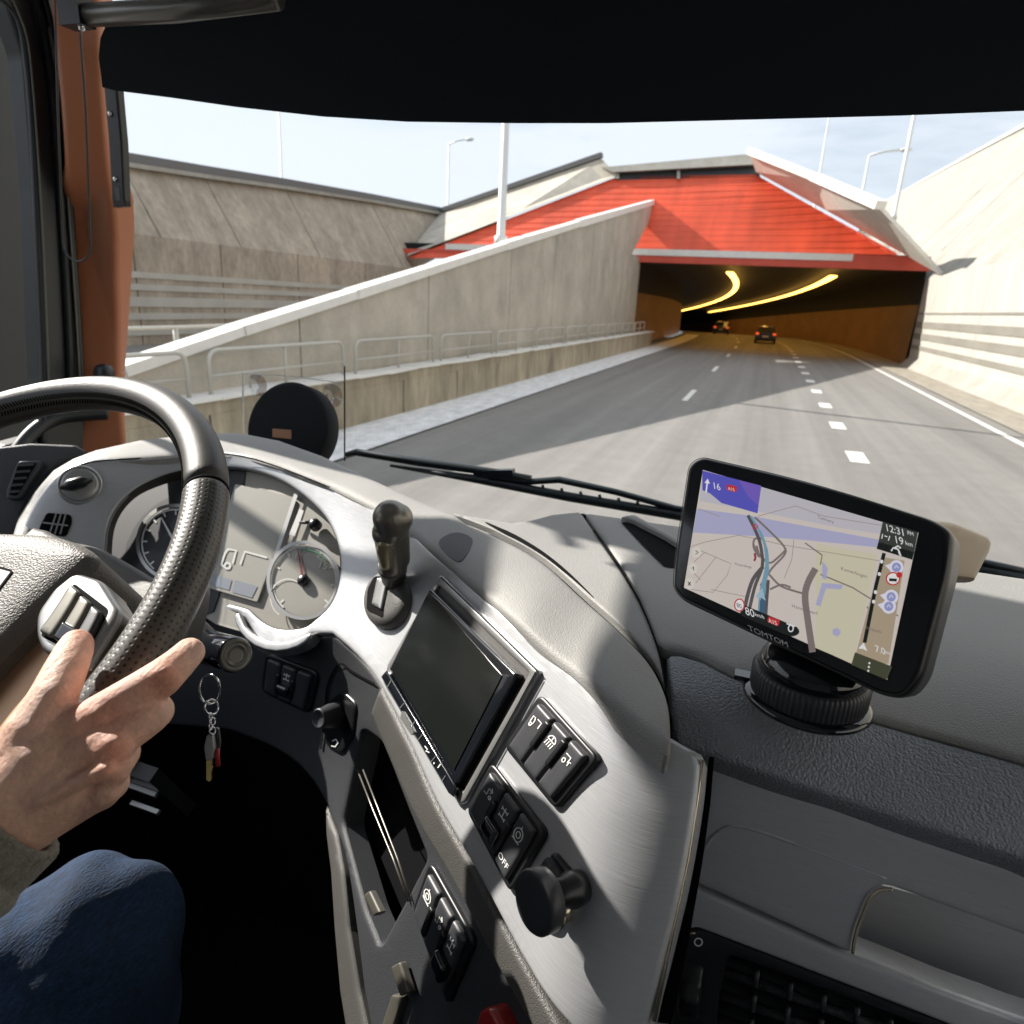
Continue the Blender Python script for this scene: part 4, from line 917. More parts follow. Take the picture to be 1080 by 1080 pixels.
b = MB(); b.tube([gs.v(x, y, .0) for x, y in crs([(706, 1085), (712, 1040), (717, 1012), (723, 988), (733, 984)], 4)], .0008, 6); b.build('vent_edge_bead', M['gold'], air, True)

# ================================================================== THINGS IN THE CAB
# ---- steering wheel
wc = Vector(CAM)+Vector((-.5348, .2571, -.2247)); wn = Vector((-.082, -.559, .825)).normalized()
WS = plane_surf(tuple(wc), tuple(wn))
sw = empty('steering_wheel', wc, 'black leather truck steering wheel with perforated grips and silver button spoke', 'steering wheel')
wu = wn.cross(Vector((0, 0, 1))).normalized(); wv = wn.cross(wu).normalized()
RWH = .23
def wpt(a, r=RWH, h=0): return wc+(wu*math.cos(a)+wv*math.sin(a))*r+wn*h
def wang(x, y):
    q = WS.v(x, y)-wc; return math.atan2(q.dot(wv), q.dot(wu))
a_seam = wang(214, 520); a_low = wang(120, 712)
lo_, hi_ = a_seam, a_low
def unwrap(a, b):
    while a-b > math.pi: a -= 2*math.pi
    while b-a > math.pi: a += 2*math.pi
    return a
hi_ = unwrap(hi_, lo_); sg_ = 1 if hi_ > lo_ else -1
# dotted (perforated) leather uses the rim's own coordinates
mp_l = mat('perforated_leather', (.062, .059, .052), .42, coat=.1); t = mp_l.node_tree; b_ = t.nodes['Principled BSDF']
uvn = t.nodes.new('ShaderNodeUVMap'); vo = t.nodes.new('ShaderNodeTexVoronoi'); vo.inputs['Scale'].default_value = 255; vo.inputs['Randomness'].default_value = .12; vo.voronoi_dimensions = '2D'
t.links.new(uvn.outputs[0], vo.inputs['Vector']); rp = t.nodes.new('ShaderNodeMapRange'); rp.inputs['From Min'].default_value = .12; rp.inputs['From Max'].default_value = .30
t.links.new(vo.outputs['Distance'], rp.inputs['Value']); mm = t.nodes.new('ShaderNodeMix'); mm.data_type = 'RGBA'; mm.inputs['A'].default_value = (.008, .008, .008, 1); mm.inputs['B'].default_value = (.066, .063, .055, 1)
t.links.new(rp.outputs[0], mm.inputs['Factor']); t.links.new(mm.outputs['Result'], b_.inputs['Base Color'])
bp = t.nodes.new('ShaderNodeBump'); bp.inputs['Distance'].default_value = .0003; bp.inputs['Strength'].default_value = .6; t.links.new(rp.outputs[0], bp.inputs['Height']); t.links.new(bp.outputs[0], b_.inputs['Normal'])
def rimpart(name, a0, a1, r, m_, n=60, seg=28, ends=True):
    pts = [wpt(a0+(a1-a0)*i/n) for i in range(n+1)]
    rr = [r]*(n+1)
    if ends: rr = [r-.0012]+[r]*(n-1)+[r-.0012]
    v, f, uv = tube(pts, rr, seg, False, tuple(wn)); return mk(name, v, f, m_, sw, True, uv)
span = hi_-lo_
rimpart('grip_leather', lo_+.004*sg_, lo_+span*1.25, .0152, mp_l)
rimpart('rim', lo_-.004*sg_, lo_-sg_*(2*math.pi-abs(span)*1.25), .0150, M['leather'], 120)
b = MB(); b.lathe(wpt(lo_), (wpt(lo_+.01)-wpt(lo_-.01)), [(.0149, -.0007), (.0147, 0), (.0149, .0007)], 24); b.build('seam_ring', M['gap'], sw, True)
m = MB()                                                  # inner edge stitching
for k in range(150):
    a = lo_-sg_*.006*2.3*k
    r_ = .0152
    def sp(a, th): return wc+(wu*math.cos(a)+wv*math.sin(a))*(RWH-r_*math.cos(th))+wn*(r_*math.sin(th))
    for s_ in (0,):
        m.tube([sp(a, .52), sp(a+.009, .75)], .00055, 5); 
    m.tube([sp(a, .36), sp(a+.009, .14)], .00055, 5)
m.build('stitching', M['gap'], sw)
def WSo(off): return plane_surf(tuple(wc+wn*off), tuple(wn))
WH = WSo(-.020); WH2 = WSo(-.028); WH3 = WSo(-.05)
# grip foot: leather web between rim and button pod
patch('grip_foot', crs([(205, 600), (200, 640), (183, 680), (150, 712), (122, 736), (96, 742), (96, 722), (112, 704), (126, 680), (138, 656), (150, 655), (163, 648), (178, 620), (186, 590)], 4, True), WH, mp_l, sw, sp=8, h=.004, th=.012, ew=10, er=.010)
me_ = sw.children[-1].data; ul = me_.uv_layers.new(name='UVMap')
for l in me_.loops:
    q = me_.vertices[l.vertex_index].co-wc; ul.data[l.index].uv = (q.dot(wu), q.dot(wv))
# airbag cover
def hubh(x, y):
    e = np.interp(x, [-120, 0, 50, 92, 112], [560, 566, 566, 575, 590]); return np.zeros_like(x)
patch('airbag_cover', crs([(-120, 562), (-40, 563), (0, 565), (50, 567), (80, 573), (100, 584), (106, 594), (98, 606), (80, 622), (55, 645), (25, 676), (0, 702), (-40, 745), (-120, 800)], 4, True), WH, M['grain'], sw, sp=9, h=.012, th=.05, ew=26, er=.012)
flat('emblem_plate', [rpoly([(-30, 606), (2, 606), (27, 613), (11, 635), (-12, 633), (-30, 640)], 2)], WH, .0123, M['silver'], sw)
strokes('plate_outline', [{'p': rpoly([(-30, 606), (2, 606), (27, 613), (11, 635), (-30, 638)], 2), 'closed': True}], 1.8, WH, .0127, M['gap'], sw)
# silver spoke below the cover
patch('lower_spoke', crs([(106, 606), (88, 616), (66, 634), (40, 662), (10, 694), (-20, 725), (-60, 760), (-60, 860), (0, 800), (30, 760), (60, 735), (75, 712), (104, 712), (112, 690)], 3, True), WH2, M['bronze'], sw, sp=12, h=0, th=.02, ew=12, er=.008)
patch('spoke_edge', [(92, 610), (66, 631), (38, 660), (8, 692), (-30, 730), (-30, 738), (4, 704), (26, 682), (52, 655), (72, 636), (96, 616)], WH2, M['silver'], sw, sp=8, h=.006, th=.008, ew=2, er=.002, bsp=5)
pod = patch('button_pod', rpoly([(90, 612, 10), (118, 621, 6), (138, 652, 5), (135, 664, 6), (112, 702, 6), (103, 716, 6), (58, 697, 8), (50, 680, 8), (50, 656, 10), (68, 630, 6)], 6), WH, M['silver'], sw, sp=8, h=.012, th=.018, ew=7, er=.005, bsp=3)
BQ = [(91, 627), (127, 655), (103, 703), (57, 680)]
patch('button_well', rpoly([(91, 626), (128, 654), (125, 662), (103, 704), (93, 700), (57, 681)], 4), WH, M['gap'], pod, sp=10, h=.0122, th=.001, bsp=3)
for k in range(3):
    u0 = [.02, .36, .70][k]; u1 = [.32, .66, .98][k]
    q = quadpoly(BQ, u0, u1, .04+.03*k, .97)
    # each bar bows outward a little
    o = [q[0], q[1]]+[qpt(BQ, u1+.02, .35), qpt(BQ, u1+.02, .65)]+[q[2], q[3]]+[qpt(BQ, u0+.02, .65), qpt(BQ, u0+.02, .35)]
    bt = patch('spoke_button', rpoly(o, 4), WH, M['lever'] if k < 2 else M['button'], pod, sp=6, h=.0165, th=.006, ew=4, er=.002, bsp=3)
patch('pod_thumb_button', rpoly(quadpoly(BQ, .40, .98, .62, .98), 4), WH, M['glossb'], pod, sp=6, h=.019, th=.004, ew=4, er=.003, bsp=3)
# column shroud behind the spokes
SH = WSo(-.075)
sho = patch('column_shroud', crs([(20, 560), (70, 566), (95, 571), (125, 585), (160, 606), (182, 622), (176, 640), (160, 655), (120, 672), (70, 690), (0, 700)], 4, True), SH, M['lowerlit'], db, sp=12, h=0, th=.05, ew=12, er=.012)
strokes('shroud_slot', [{'p': [(97, 614), (116, 621), (135, 630)], 'w': [1, 2.6, 2.2]}], 2, SH, .002, M['gap'], sho)
# ---- grab handle behind the wheel
hs = Surf([(x, y, dY(x, y, v)) for x, y, v in [(0, 560, .70), (115, 436, .96), (40, 440, .86), (0, 500, .76)]], .001)
b = MB(); b.tube([hs.v(x, y) for x, y in crs([(-14, 600), (-8, 560), (2, 515), (16, 480), (36, 455), (60, 441), (90, 437), (113, 436)], 5)], .0125, 14)
tag(b.build('grab_handle', M['rubber'], None, True), 'curved black grab handle running behind the steering wheel to the brown pillar', 'grab handle')
b = MB(); pk = pY(114, 394, .95); b.lathe(pk, (0, -1, .15), [(.016, 0), (.017, .01), (.015, .018), (.008, .022)], 24)
tag(b.build('pillar_knob', M['rubber'], None, True), 'small round black knob peeking over the wheel rim on the pillar foot', 'knob')
# ---- clear plate with suction cups and the round black disc in front of the glass
pf = Surf([(x, y, dY(x, y, .985)) for x, y in [(256, 394), (363, 402), (300, 480)]])
pl = patch('clear_plate', [(256, 394), (310, 396), (363, 402), (363, 495), (256, 480)], pf, CG, None, sp=40, th=.004)
tag(pl, 'clear acrylic plate held on the windscreen by suction cups behind the black disc', 'plate')
strokes('plate_edge', [{'p': [(256.5, 394), (256.5, 424)], 'w': 1.6}, {'p': [(256, 394), (310, 397), (362, 404)], 'w': .9}], 1, pf, .001, M['icon'], pl)
b = MB(); b.tube([pf.v(363.5, 386, .0), pf.v(363.5, 486, .0)], .0014, 6); b.build('plate_side', M['black'], pl)
for x, y in ((272, 406), (351, 417)):
    b = MB(); b.lathe(pf.v(x, y, .001), tuple(pf.nrm(x, y)), [(.020, 0), (.018, .002), (.010, .004), (.009, .009), (.007, .011)], 28); b.build('suction_cup', CG, pl, True)
ds_ = dY(302, 450, .92); ax_c = Vector(RM @ Vector((-.30, .04, 1))).normalized(); cpt = PV(303, 452, ds_)
o = MB(); Rd = 49.5*ds_/F
o.lathe(cpt-ax_c*.034, ax_c, [(Rd-.003, 0), (Rd, .003), (Rd, .033), (Rd-.003, .036), (Rd-.008, .0368)], 64)
disc = o.build('round_disc', M['felt'], None, True); tag(disc, 'black round disc with a small brown label standing behind the instrument hood', 'disc')
fs_ = plane_surf(tuple(cpt+ax_c*.0032), tuple(ax_c)); flat('label', [[(287.5, 452), (307.5, 453.5), (307.5, 463), (287.5, 461)]], fs_, .0006, M['brownlab'], disc)
# ---- wiper outside the glass
wp = empty('windscreen_wiper', pY(370, 483, 1.06), 'black windscreen wiper lying across the foot of the windscreen', 'wiper')
YW = 1.06
def wl_(x, y, off=0): return pY(x, y, YW+off)
b = MB(); b.tube([wl_(366, 480), wl_(376, 477), (wl_(440, 487)), wl_(520, 498), wl_(560, 505)], [.006, .007, .008, .007, .006], 10); b.build('arm', M['wiper'], wp, True)
b = MB(); b.tube([wl_(412, 491), wl_(500, 505), wl_(600, 524), wl_(712, 543), wl_(880, 574), wl_(1045, 603), wl_(1160, 622)], [.003, .0075, .0085, .0085, .0085, .0085, .006], 8); b.build('blade', M['wiper'], wp, True)
b = MB(); b.tube([wl_(500, 500), wl_(560, 508), wl_(590, 506), wl_(650, 519), wl_(712, 536), wl_(860, 562), wl_(1040, 594), wl_(1100, 606)], [.004, .0055, .006, .0055, .005, .0055, .0055, .004], 8); b.build('bridge', M['wiper'], wp, True)
b = MB()
for k in range(9):
    x = 532+20*k; b.tube([wl_(x, 503+.172*(x-540)+3), wl_(x+3, 512+.178*(x-540)+3)], .0026, 6)
for k in range(5):
    x = 1010+22*k; b.tube([wl_(x, 590+.172*(x-1010)), wl_(x+3, 598+.178*(x-1010))], .0026, 6)
b.build('ribs', M['wiper'], wp, True)
b = MB(); b.box(wl_(529, 500), (.045, .014, .016), Matrix.Rotation(-.15, 3, 'Y')); b.build('joint', M['wiper'], wp)
# ---- hand brake lever
lv = empty('hand_brake_lever', TS.v(411, 632), 'upright black lever with rounded knob in an oval housing beside the dials', 'lever')
boss = patch('housing', ell(411, 634, 23.5, 31, 8, 44), TS, M['lowerlit'], lv, sp=8, h=.012, th=.013, ew=11, er=.010, bsp=3)
patch('slot', rpoly([(404, 612), (420, 612), (414, 656), (396, 648), (397, 626)], 4), TS, M['gap'], boss, sp=8, h=.0125, th=.001, bsp=3)
patch('slide', rpoly([(409, 614), (421, 615), (414, 648), (403, 642)], 2), TS, M['silver'], boss, sp=6, h=.0155, th=.004, ew=3, er=.002, bsp=3)
bd_ = float(TS.d(411, 620)); P_ = lambda x, y, d: PV(x, y, d)
kn_ = blend('knob', [(P_(410, 562, bd_-.058), .0160, P_(419, 547, bd_-.064), .0150), (P_(412, 546, bd_-.066), .0170, P_(414, 554, bd_-.062), .0168), (P_(411, 562, bd_-.055), .0158, P_(415, 596, bd_-.036), .0140), (P_(421, 560, bd_-.058), .010, P_(423, 590, bd_-.040), .009)], M['lever'], lv, .0014, 5)
gi = blend('grip_insert', [(P_(406, 574, bd_-.064), .0075, P_(408, 594, bd_-.050), .007), (P_(405, 580, bd_-.060), .0075, P_(407, 590, bd_-.053), .007)], M['leverg'], kn_, .0011, 4)
b = MB(); b.lathe(P_(414, 598, bd_-.034), P_(415, 616, bd_-.012)-P_(413, 596, bd_-.036), [(.0142, -.002), (.0145, .002), (.0135, .008), (.012, .020), (.010, .026)], 28); b.build('collar', M['satin'], lv, True)
b = MB(); b.lathe(P_(418, 600, bd_-.040), (.3, -1, .3), [(.0022, 0), (.0022, .002)], 10); b.build('pin', M['chrome'], lv, True)
# ---- head unit
CP = Surf([(x, y, dC(x, y)) for x, y in [(415, 650), (570, 710), (490, 850)]])
hu = empty('head_unit', CP.v(487, 725), 'slanted black media screen in a silver frame left of the switch panels', 'display screen')
fr = rpoly([(468, 607, 3), (573, 709, 3), (548, 755, 4), (497, 846, 4), (490, 850, 5), (409, 724, 6), (412, 702, 5)], 4)
patch('frame', fr, CP, M['silver'], hu, holes=[rpoly([(466, 618), (563, 711), (493, 836), (416, 716)], 3)], sp=10, h=.005, th=.008, ew=3, er=.002, bsp=5)
flat('frame_inner', [[(466, 616), (565, 711), (494, 838), (414, 716)]], CP, .0012, M['lowerlit'], hu)
strokes('frame_shadow_line', [{'p': [(470, 610), (572, 709)], 'w': 1.6}, {'p': [(571, 711), (547, 755), (497, 845)], 'w': 1.6}], 1.6, CP, .0054, M['gap'], hu)
patch('body', rpoly([(461, 623, 2), (555, 714, 3), (491, 830, 3), (418, 707, 3)], 3), CP, M['glossb'], hu, sp=14, h=.009, th=.011, ew=3, er=.002, bsp=5)
patch('glass', rpoly([(461.5, 627, 1), (540, 716, 1), (490, 814, 1), (422.5, 708, 1)], 2), CP, M['screen'], hu, sp=20, h=.0098, th=.001, bsp=8)
ks = patch('key_strip', [(411, 716), (417, 709), (492, 831), (489, 842), (484, 838)], CP, M['glossb'], hu, sp=8, h=.010, th=.008, ew=1.5, er=.001, bsp=4)
strokes('key_dividers', [[(419, 727), (423, 720)], [(432, 750), (437, 744)], [(444, 770), (449, 763)], [(452, 783), (457, 777)], [(466, 806), (471, 800)], [(478, 826), (482, 820)], [(415, 722), (480, 829)]], .8, CP, .0105, M['silver'], ks)
patch('eject_key', rpoly([(436, 752), (444, 765), (449, 775), (446, 778), (434, 760)], 1), CP, M['silver'], ks, sp=6, h=.0115, th=.002, bsp=3)
strokes('key_marks', [[(460, 789), (463, 793)], [(461, 794), (465, 796)], [(470, 806), (470, 808)], [(474, 812), (477, 808)]], 1.1, CP, .0108, ic, ks)
# ---- rocker switch panels
def truckicon(f):
    return [[f(.1, .3), f(.1, .75), f(.3, .75), f(.38, .55), f(.38, .3), f(.1, .3)], [f(.5, .8), f(.9, .8), f(.9, .35)], {'p': [f(.22+.1*math.cos(a), .18+.12*math.sin(a)) for a in np.linspace(0, 5.6, 8)], 'closed': True}]
def cabrearicon(f): return [[f(.15, .75), f(.65, .75), f(.65, .35)], {'p': [f(.3+.13*math.cos(a), .3+.15*math.sin(a)) for a in np.linspace(0, 5.6, 8)], 'closed': True}, [f(.75, .2), f(.75, .5), f(.9, .5)]]
def lampicon(f): return [[f(.5+.36*math.cos(a), .5+.35*math.sin(a)) for a in np.linspace(0, math.pi, 9)]+[f(.14, .5), f(.86, .5)]]+[[f(x, .4), f(x-.06, .05)] for x in (.2, .4, .6, .8)]+[[f(.5, .5), f(.5, .85)]]
def axleicon(f): return [[f(.2, .7), f(.8, .7)], [f(.5, .2), f(.5, .9)], [f(.2, .2), f(.8, .2)], [f(.2, .08), f(.2, .32)], [f(.8, .08), f(.8, .32)], [f(.2, .58), f(.2, .82)], [f(.8, .58), f(.8, .82)]]
def wheelicon(f): return [{'p': [f(.5+r*math.cos(a), .5+r*math.sin(a)) for a in np.linspace(0, 5.8, 10)], 'closed': True} for r in (.42, .2)]+[[f(.5, .92), f(.5, 1.1)], [f(.1, .1), f(.9, .1)]]
def liftIcon(f): return [[f(.1, .2), f(.4, .2), f(.4, .7), f(.8, .7)], [f(.6, .9), f(.8, .7), f(.6, .5)], {'p': [f(.75+.12*math.cos(a), .25+.12*math.sin(a)) for a in np.linspace(0, 5.6, 7)], 'closed': True}]
def bank(label, Q, surf, icons, m_well=M['button'], mb=M['button'], h0=.0, along='u', hump=None, txt=None, scale=1.0, name='switch_panel'):
    c = qpt(Q, .5, .5); r = empty(name, surf.v(*c), label, 'switch panel', 'rocker switch panels')
    ce = np.mean(np.array(Q), 0); out = [tuple(ce+(np.array(q)-ce)*1.17) for q in Q]
    patch('surround', rpoly(out, 9), surf, M['black'], r, sp=10, h=h0+.004, th=.008, ew=3, er=.0015, bsp=3)
    for k in range(3):
        u0, u1 = k/3+.012, (k+1)/3-.012
        pts = quadpoly(Q, u0, u1, 0.02, .98)
        s = patch('switch', rpoly(pts, 3), surf, mb, r, sp=6, h=h0+.0075, th=.006, ew=4, er=.0025, bsp=3)
        def f(a, b_, u0=u0, u1=u1): return qpt(Q, u0+(u1-u0)*(.2+.6*a), .42-.26*b_)
        if icons[k]: strokes('symbol', icons[k](f), 1.15*scale, surf, h0+.0079, ic, s)
        if txt and txt[k]:
            o_ = qpt(Q, (u0+u1)/2, .84); ux = np.array(qpt(Q, u1, .8))-np.array(qpt(Q, u0, .8)); uy = np.array(qpt(Q, .5, .2))-np.array(qpt(Q, .5, .8))
            text('symbol', txt[k], o_, ux*.42, uy/np.linalg.norm(uy)*8, surf, h0+.0079, ic, s)
        # raised ridge between rockers
        if k < 2: 
            e = quadpoly(Q, u1-.035, u1+.045, .10, .62) if hump is None else quadpoly(Q, u1-.035, u1+.045, .3, .85)
            patch('finger_ridge', rpoly(e, 2), surf, M['black'], s, sp=6, h=h0+.0098, th=.004, ew=1.5, er=.0012, bsp=2)
    if hump is not None:
        patch('raised_cap', rpoly(quadpoly(Q, hump/3+.03, hump/3+.30, .52, .80), 3), surf, M['glossb'], r, sp=6, h=h0+.014, th=.008, ew=3, er=.003, bsp=3)
    return r
bank('three button rocker panel right of the media screen with trailer and work lamp symbols', [(575, 741), (628, 799), (589, 846), (542, 789)], TS, [truckicon, lampicon, cabrearicon])
bank('rocker panel below the media screen with OFF marking and a raised black cap', [(524, 813), (574, 877), (541, 932), (501, 857)], TS, [liftIcon, axleicon, wheelicon], hump=1, txt=[None, None, 'OFF'])
bank('dim rocker panel low on the dark console next to the storage slot', [(459, 918), (500, 990), (475, 1048), (443, 962)], LO, [wheelicon, liftIcon, axleicon], hump=2)
bank('small rocker panel below the right dial with one white symbol', [(286, 692), (334, 710), (325, 748), (281, 727)], LO, [None, axleicon, None], hump=1, scale=.9)
# ---- single switch and magnet disc
ss = empty('switch_panel', TS.v(590, 925), 'single rocker switch half hidden behind the round magnet disc', 'switch panel', None)
patch('surround', rpoly([(586, 896, 8), (611, 926, 8), (606, 945), (590, 985, 10), (572, 978, 8), (566, 940, 8)], 8), TS, M['black'], ss, sp=8, h=.003, th=.006, ew=4, er=.002, bsp=3)
patch('switch', rpoly([(587, 903), (601, 926), (592, 948), (572, 925)], 4), TS, M['button'], ss, sp=6, h=.009, th=.006, ew=3, er=.002, bsp=3)
dm = float(TS.d(578, 950)); axm = Vector(RM @ Vector((-.80, .06, .58))).normalized(); cm = PV(563, 952, dm-.032)
o = empty('phone_magnet', cm, 'flat round black magnet disc on a short stalk above the bottom of the silver console', 'phone mount')
rm_ = 32.5*(dm-.03)/F
b = MB(); b.lathe(cm-axm*.009, axm, [(rm_-.001, 0), (rm_, .001), (rm_, .0085), (rm_-.001, .0098), (rm_-.004, .0099)], 56); b.build('disc', M['button'], o, True)
b = MB(); b.lathe(cm-axm*.034, axm, [(.009, 0), (.010, .008), (.008, .014), (.008, .026)], 28); b.build('stalk', M['black'], o, True)
b = MB(); b.tube([cm-axm*.022+Vector((0, 0, -.008)), cm-axm*.022+Vector((0, 0, -.018))], .005, 10); b.build('clip', M['gold'], o, True)
# ---- rotary knob on the lower dash, red button
kr = empty('rotary_switch', LO.v(358, 752), 'round black rotary knob beside the storage slot under the silver trim', 'knob')
patch('surround', rpoly([(362, 727, 8), (378, 742, 8), (374, 778, 6), (362, 796, 6), (345, 786, 6), (343, 745, 8)], 8), LO, M['black'], kr, sp=8, h=.003, th=.006, ew=3, er=.002, bsp=3)
axk = Vector(RM @ Vector((-.55, .05, .8))).normalized()
b = MB(); kc = LO.v(361, 752, .004); b.lathe(kc, axk, [(.0125, -.006), (.0125, .012), (.0105, .020), (.0105, .026), (.009, .028), (.0075, .0262)], 32); b.build('knob', M['button'], kr, True)
strokes('arrow_mark', [[(354, 781), (358, 779), (360, 783), (357, 787), (353, 786)]], 1.3, LO, .004, ic, kr)
rb_ = patch('red_button', rpoly([(522, 1060, 5), (534, 1056, 6), (552, 1090, 4), (548, 1110), (510, 1110)], 5), LO, M['redb'], None, sp=8, h=.012, th=.012, ew=4, er=.004, bsp=3)
tag(rb_, 'red hazard style push button at the very bottom edge of the console', 'button')
# ---- ignition barrel with keys
ig = empty('ignition_barrel', PV(240, 690, .50), 'glossy dark cylinder with ringed end cap right of the index finger', 'ignition switch')
e0 = PV(249, 691, .485); s0 = PV(196, 676, .545); axi = (e0-s0).normalized()
b = MB(); L = (e0-s0).length; b.lathe(s0, axi, [(.010, 0), (.0118, .004), (.0118, L*.30), (.0110, L*.31), (.0110, L*.34), (.0128, L*.36), (.0128, L-.003), (.0118, L)], 48); b.build('barrel', M['glossb'], ig, True)
faceax = Vector(RM @ Vector((.10, .05, 1))).normalized()
b = MB(); b.lathe(e0-axi*.002, axi, [(.0118, 0), (.0118, .002), (.0102, .003), (.0092, .0022), (.0078, .0022), (.0072, .003), (.0066, .0022), (.004, .0022)], 48); b.build('end_cap', M['satin'], ig, True)
ky = empty('key_bunch', PV(221, 735, .50), 'bunch of keys on a split ring hanging under the ignition barrel', 'keys')
kd = .475
def K(x, y, o_=0): return PV(x, y, kd+o_)
b = MB(); b.tube([K(221+11*math.cos(a), 727+15.5*math.sin(a), .004*math.sin(a*2)) for a in np.linspace(0, 2*math.pi, 30, endpoint=False)], .0009, 8, True); b.build('split_ring', M['chrome'], ky, True)
b = MB(); b.tube([K(223+7*math.cos(a), 746+8*math.sin(a), .006*math.cos(a)) for a in np.linspace(0, 2*math.pi, 20, endpoint=False)], .0009, 8, True); b.build('small_ring', M['chrome'], ky, True)
for k in range(4):
    b = MB(); cx, cy = 222+(k % 2)*2, 756+5*k; b.tube([K(cx+3*math.cos(a)*(1 if k % 2 else .5), cy+4*math.sin(a), .002*math.cos(a)) for a in np.linspace(0, 2*math.pi, 12, endpoint=False)], .0006, 6, True); b.build('chain_link', M['chrome'], ky, True)
ksf = Surf([(200, 700, kd), (250, 700, kd), (220, 830, kd)]); ksf2 = Surf([(200, 700, kd+.006), (250, 700, kd+.008), (220, 830, kd+.004)])
patch('key', rpoly([(218, 775), (224, 774), (226, 790), (224, 802), (217, 803), (215, 788)], 3), ksf, M['silver'], ky, sp=5, th=.003, ew=1, er=.0006, bsp=2)
patch('key_blade', [(217, 800), (223, 800), (223, 806), (222, 808), (223, 811), (222, 814), (222, 823), (220, 825), (217, 823)], ksf, M['brass'], ky, sp=5, h=-.0008, th=.0022, bsp=2)
patch('key', rpoly([(225, 768), (230, 768), (232, 784), (230, 798), (225, 796), (226, 780)], 2), ksf2, M['button'], ky, sp=5, th=.003, bsp=2)
patch('key_blade', [(226, 795), (230, 795), (230.5, 800), (229, 802), (230.5, 805), (229, 809), (227, 808)], ksf2, M['silver'], ky, sp=5, h=-.0008, th=.002, bsp=2)
b = MB(); b.tube([K(229, 790, .003), K(230, 808, .003)], .0016, 8); b.build('red_tag', M['redb'], ky, True)
# pedals, faint in the footwell
for k, (px, py) in enumerate(((118, 800), (158, 828))):
    o = empty('pedal', PV(px, py, 1.0), ['small metal edged pedal faint in the dark footwell, upper left one', 'metal edged pedal faint in the dark footwell under the wheel, lower right one'][k], 'pedal')
    b = MB(); b.box(PV(px, py, 1.0), (.09, .02, .12), Matrix.Rotation(.5, 3, 'X')); b.build('plate', M['black'], o)
    b = MB()
    for j in range(3): b.box(PV(px, py, .985)+Vector((0, -.012, -.03+.03*j)), (.05, .006, .006), Matrix.Rotation(.5, 3, 'X'))
    b.build('grip_bar', M['silver'], o)
# ---- satellite navigation device
GS = Surf([(722, 560, .428), (990, 560, .343), (990, 740, .330)], .0)
nv = empty('sat_nav', GS.v(850, 620, -.02), 'large black satellite navigation screen showing a map, standing on the dash', 'sat nav')
body = rpoly([(724, 489, 26), (738, 480, 12), (860, 508, 60), (985, 547, 40), (1006, 560, 22), (1003, 600, 40), (972, 718, 24), (955, 738, 18), (930, 735, 20), (718, 634, 14), (707, 622, 14), (709, 590, 30)], 14, 6)
patch('casing', body, GS, M['black'], nv, sp=14, h=0, th=.024, ew=7, er=.007, bsp=4)
ce = np.array([856, 610.]); fb = [(730, 492, 16), (742, 485, 8), (860, 513, 60), (975, 551, 30), (996, 566, 18), (994, 600, 30), (965, 712, 20), (950, 731, 12), (930, 728, 12), (722, 629, 10), (713, 618, 10), (716, 585, 20)]
patch('front_glass', rpoly(fb, 12, 6), GS, M['glossb'], nv, sp=20, h=.0006, th=.003, bsp=5)
strokes('casing_bead', [{'p': rpoly([(727, 490, 20), (740, 482, 10), (860, 510, 60), (980, 549, 34), (1001, 563, 20), (998, 600, 34), (968, 715, 22), (952, 734, 14), (930, 731, 16), (720, 631, 12), (710, 620, 12), (712, 588, 25)], 12, 5), 'closed': True}], .8, GS, .0004, M['satin'], nv)
SQ = [(742, 496), (969, 562), (936, 717), (722, 620)]     # display corners
def em(name, c, s=1.): return mat(name, tuple(q*.05 for q in c), .35, emit=(c, s))
def lin(r, g, b): return tuple(((q/255+.055)/1.055)**2.4 if q > 10 else q/255/12.92 for q in (r, g, b))
ES = .42
E_ = {k: em('screen_'+k, lin(*v), ES) for k, v in dict(land=(214, 203, 196), sky=(196, 192, 200), water=(176, 176, 208), green=(210, 204, 178), sign=(90, 88, 190), sign2=(118, 96, 190), roadd=(92, 88, 90), roadm=(130, 118, 116), route=(120, 160, 180), route2=(70, 100, 125), black=(26, 32, 30), panel=(60, 66, 62), side=(176, 160, 136), sidef=(72, 74, 56), white=(235, 235, 235), red=(200, 50, 50), badge=(226, 224, 238), badgeb=(150, 155, 205), thin=(160, 148, 140), dred=(150, 50, 55), btn=(222, 216, 205), text=(120, 108, 112), car=(160, 190, 205)).items()}
disp = flat('display', [SQ], GS, .0010, E_['land'], nv)
L_ = [.00012*k+.0012 for k in range(20)]
def fl(n, polys, lv_, c, par=disp): return flat(n, polys, GS, L_[lv_], E_[c], par)
def st(n, ls, w_, lv_, c): return strokes(n, ls, w_, GS, L_[lv_], E_[c], disp)
fl('map_sky', [[(742, 496), (944, 555), (943, 566), (880, 556), (800, 540), (739, 529), (740, 515)]], 0, 'sky')
fl('map_water', [[(736, 537), (790, 544), (838, 553), (930, 570), (929, 578), (850, 570), (800, 566), (732, 562)]], 1, 'water')
fl('map_field', [[(862, 573), (878, 577), (926, 585), (900, 700), (860, 683), (862, 640), (860, 600)]], 1, 'green')
fl('map_pond', [[(868, 592), (874, 600), (872, 612), (868, 610)], [(868, 615), (890, 617), (888, 622), (872, 621), (866, 640), (861, 638)], [(879, 664), (884, 662), (888, 667), (884, 672), (879, 669)]], 3, 'water')
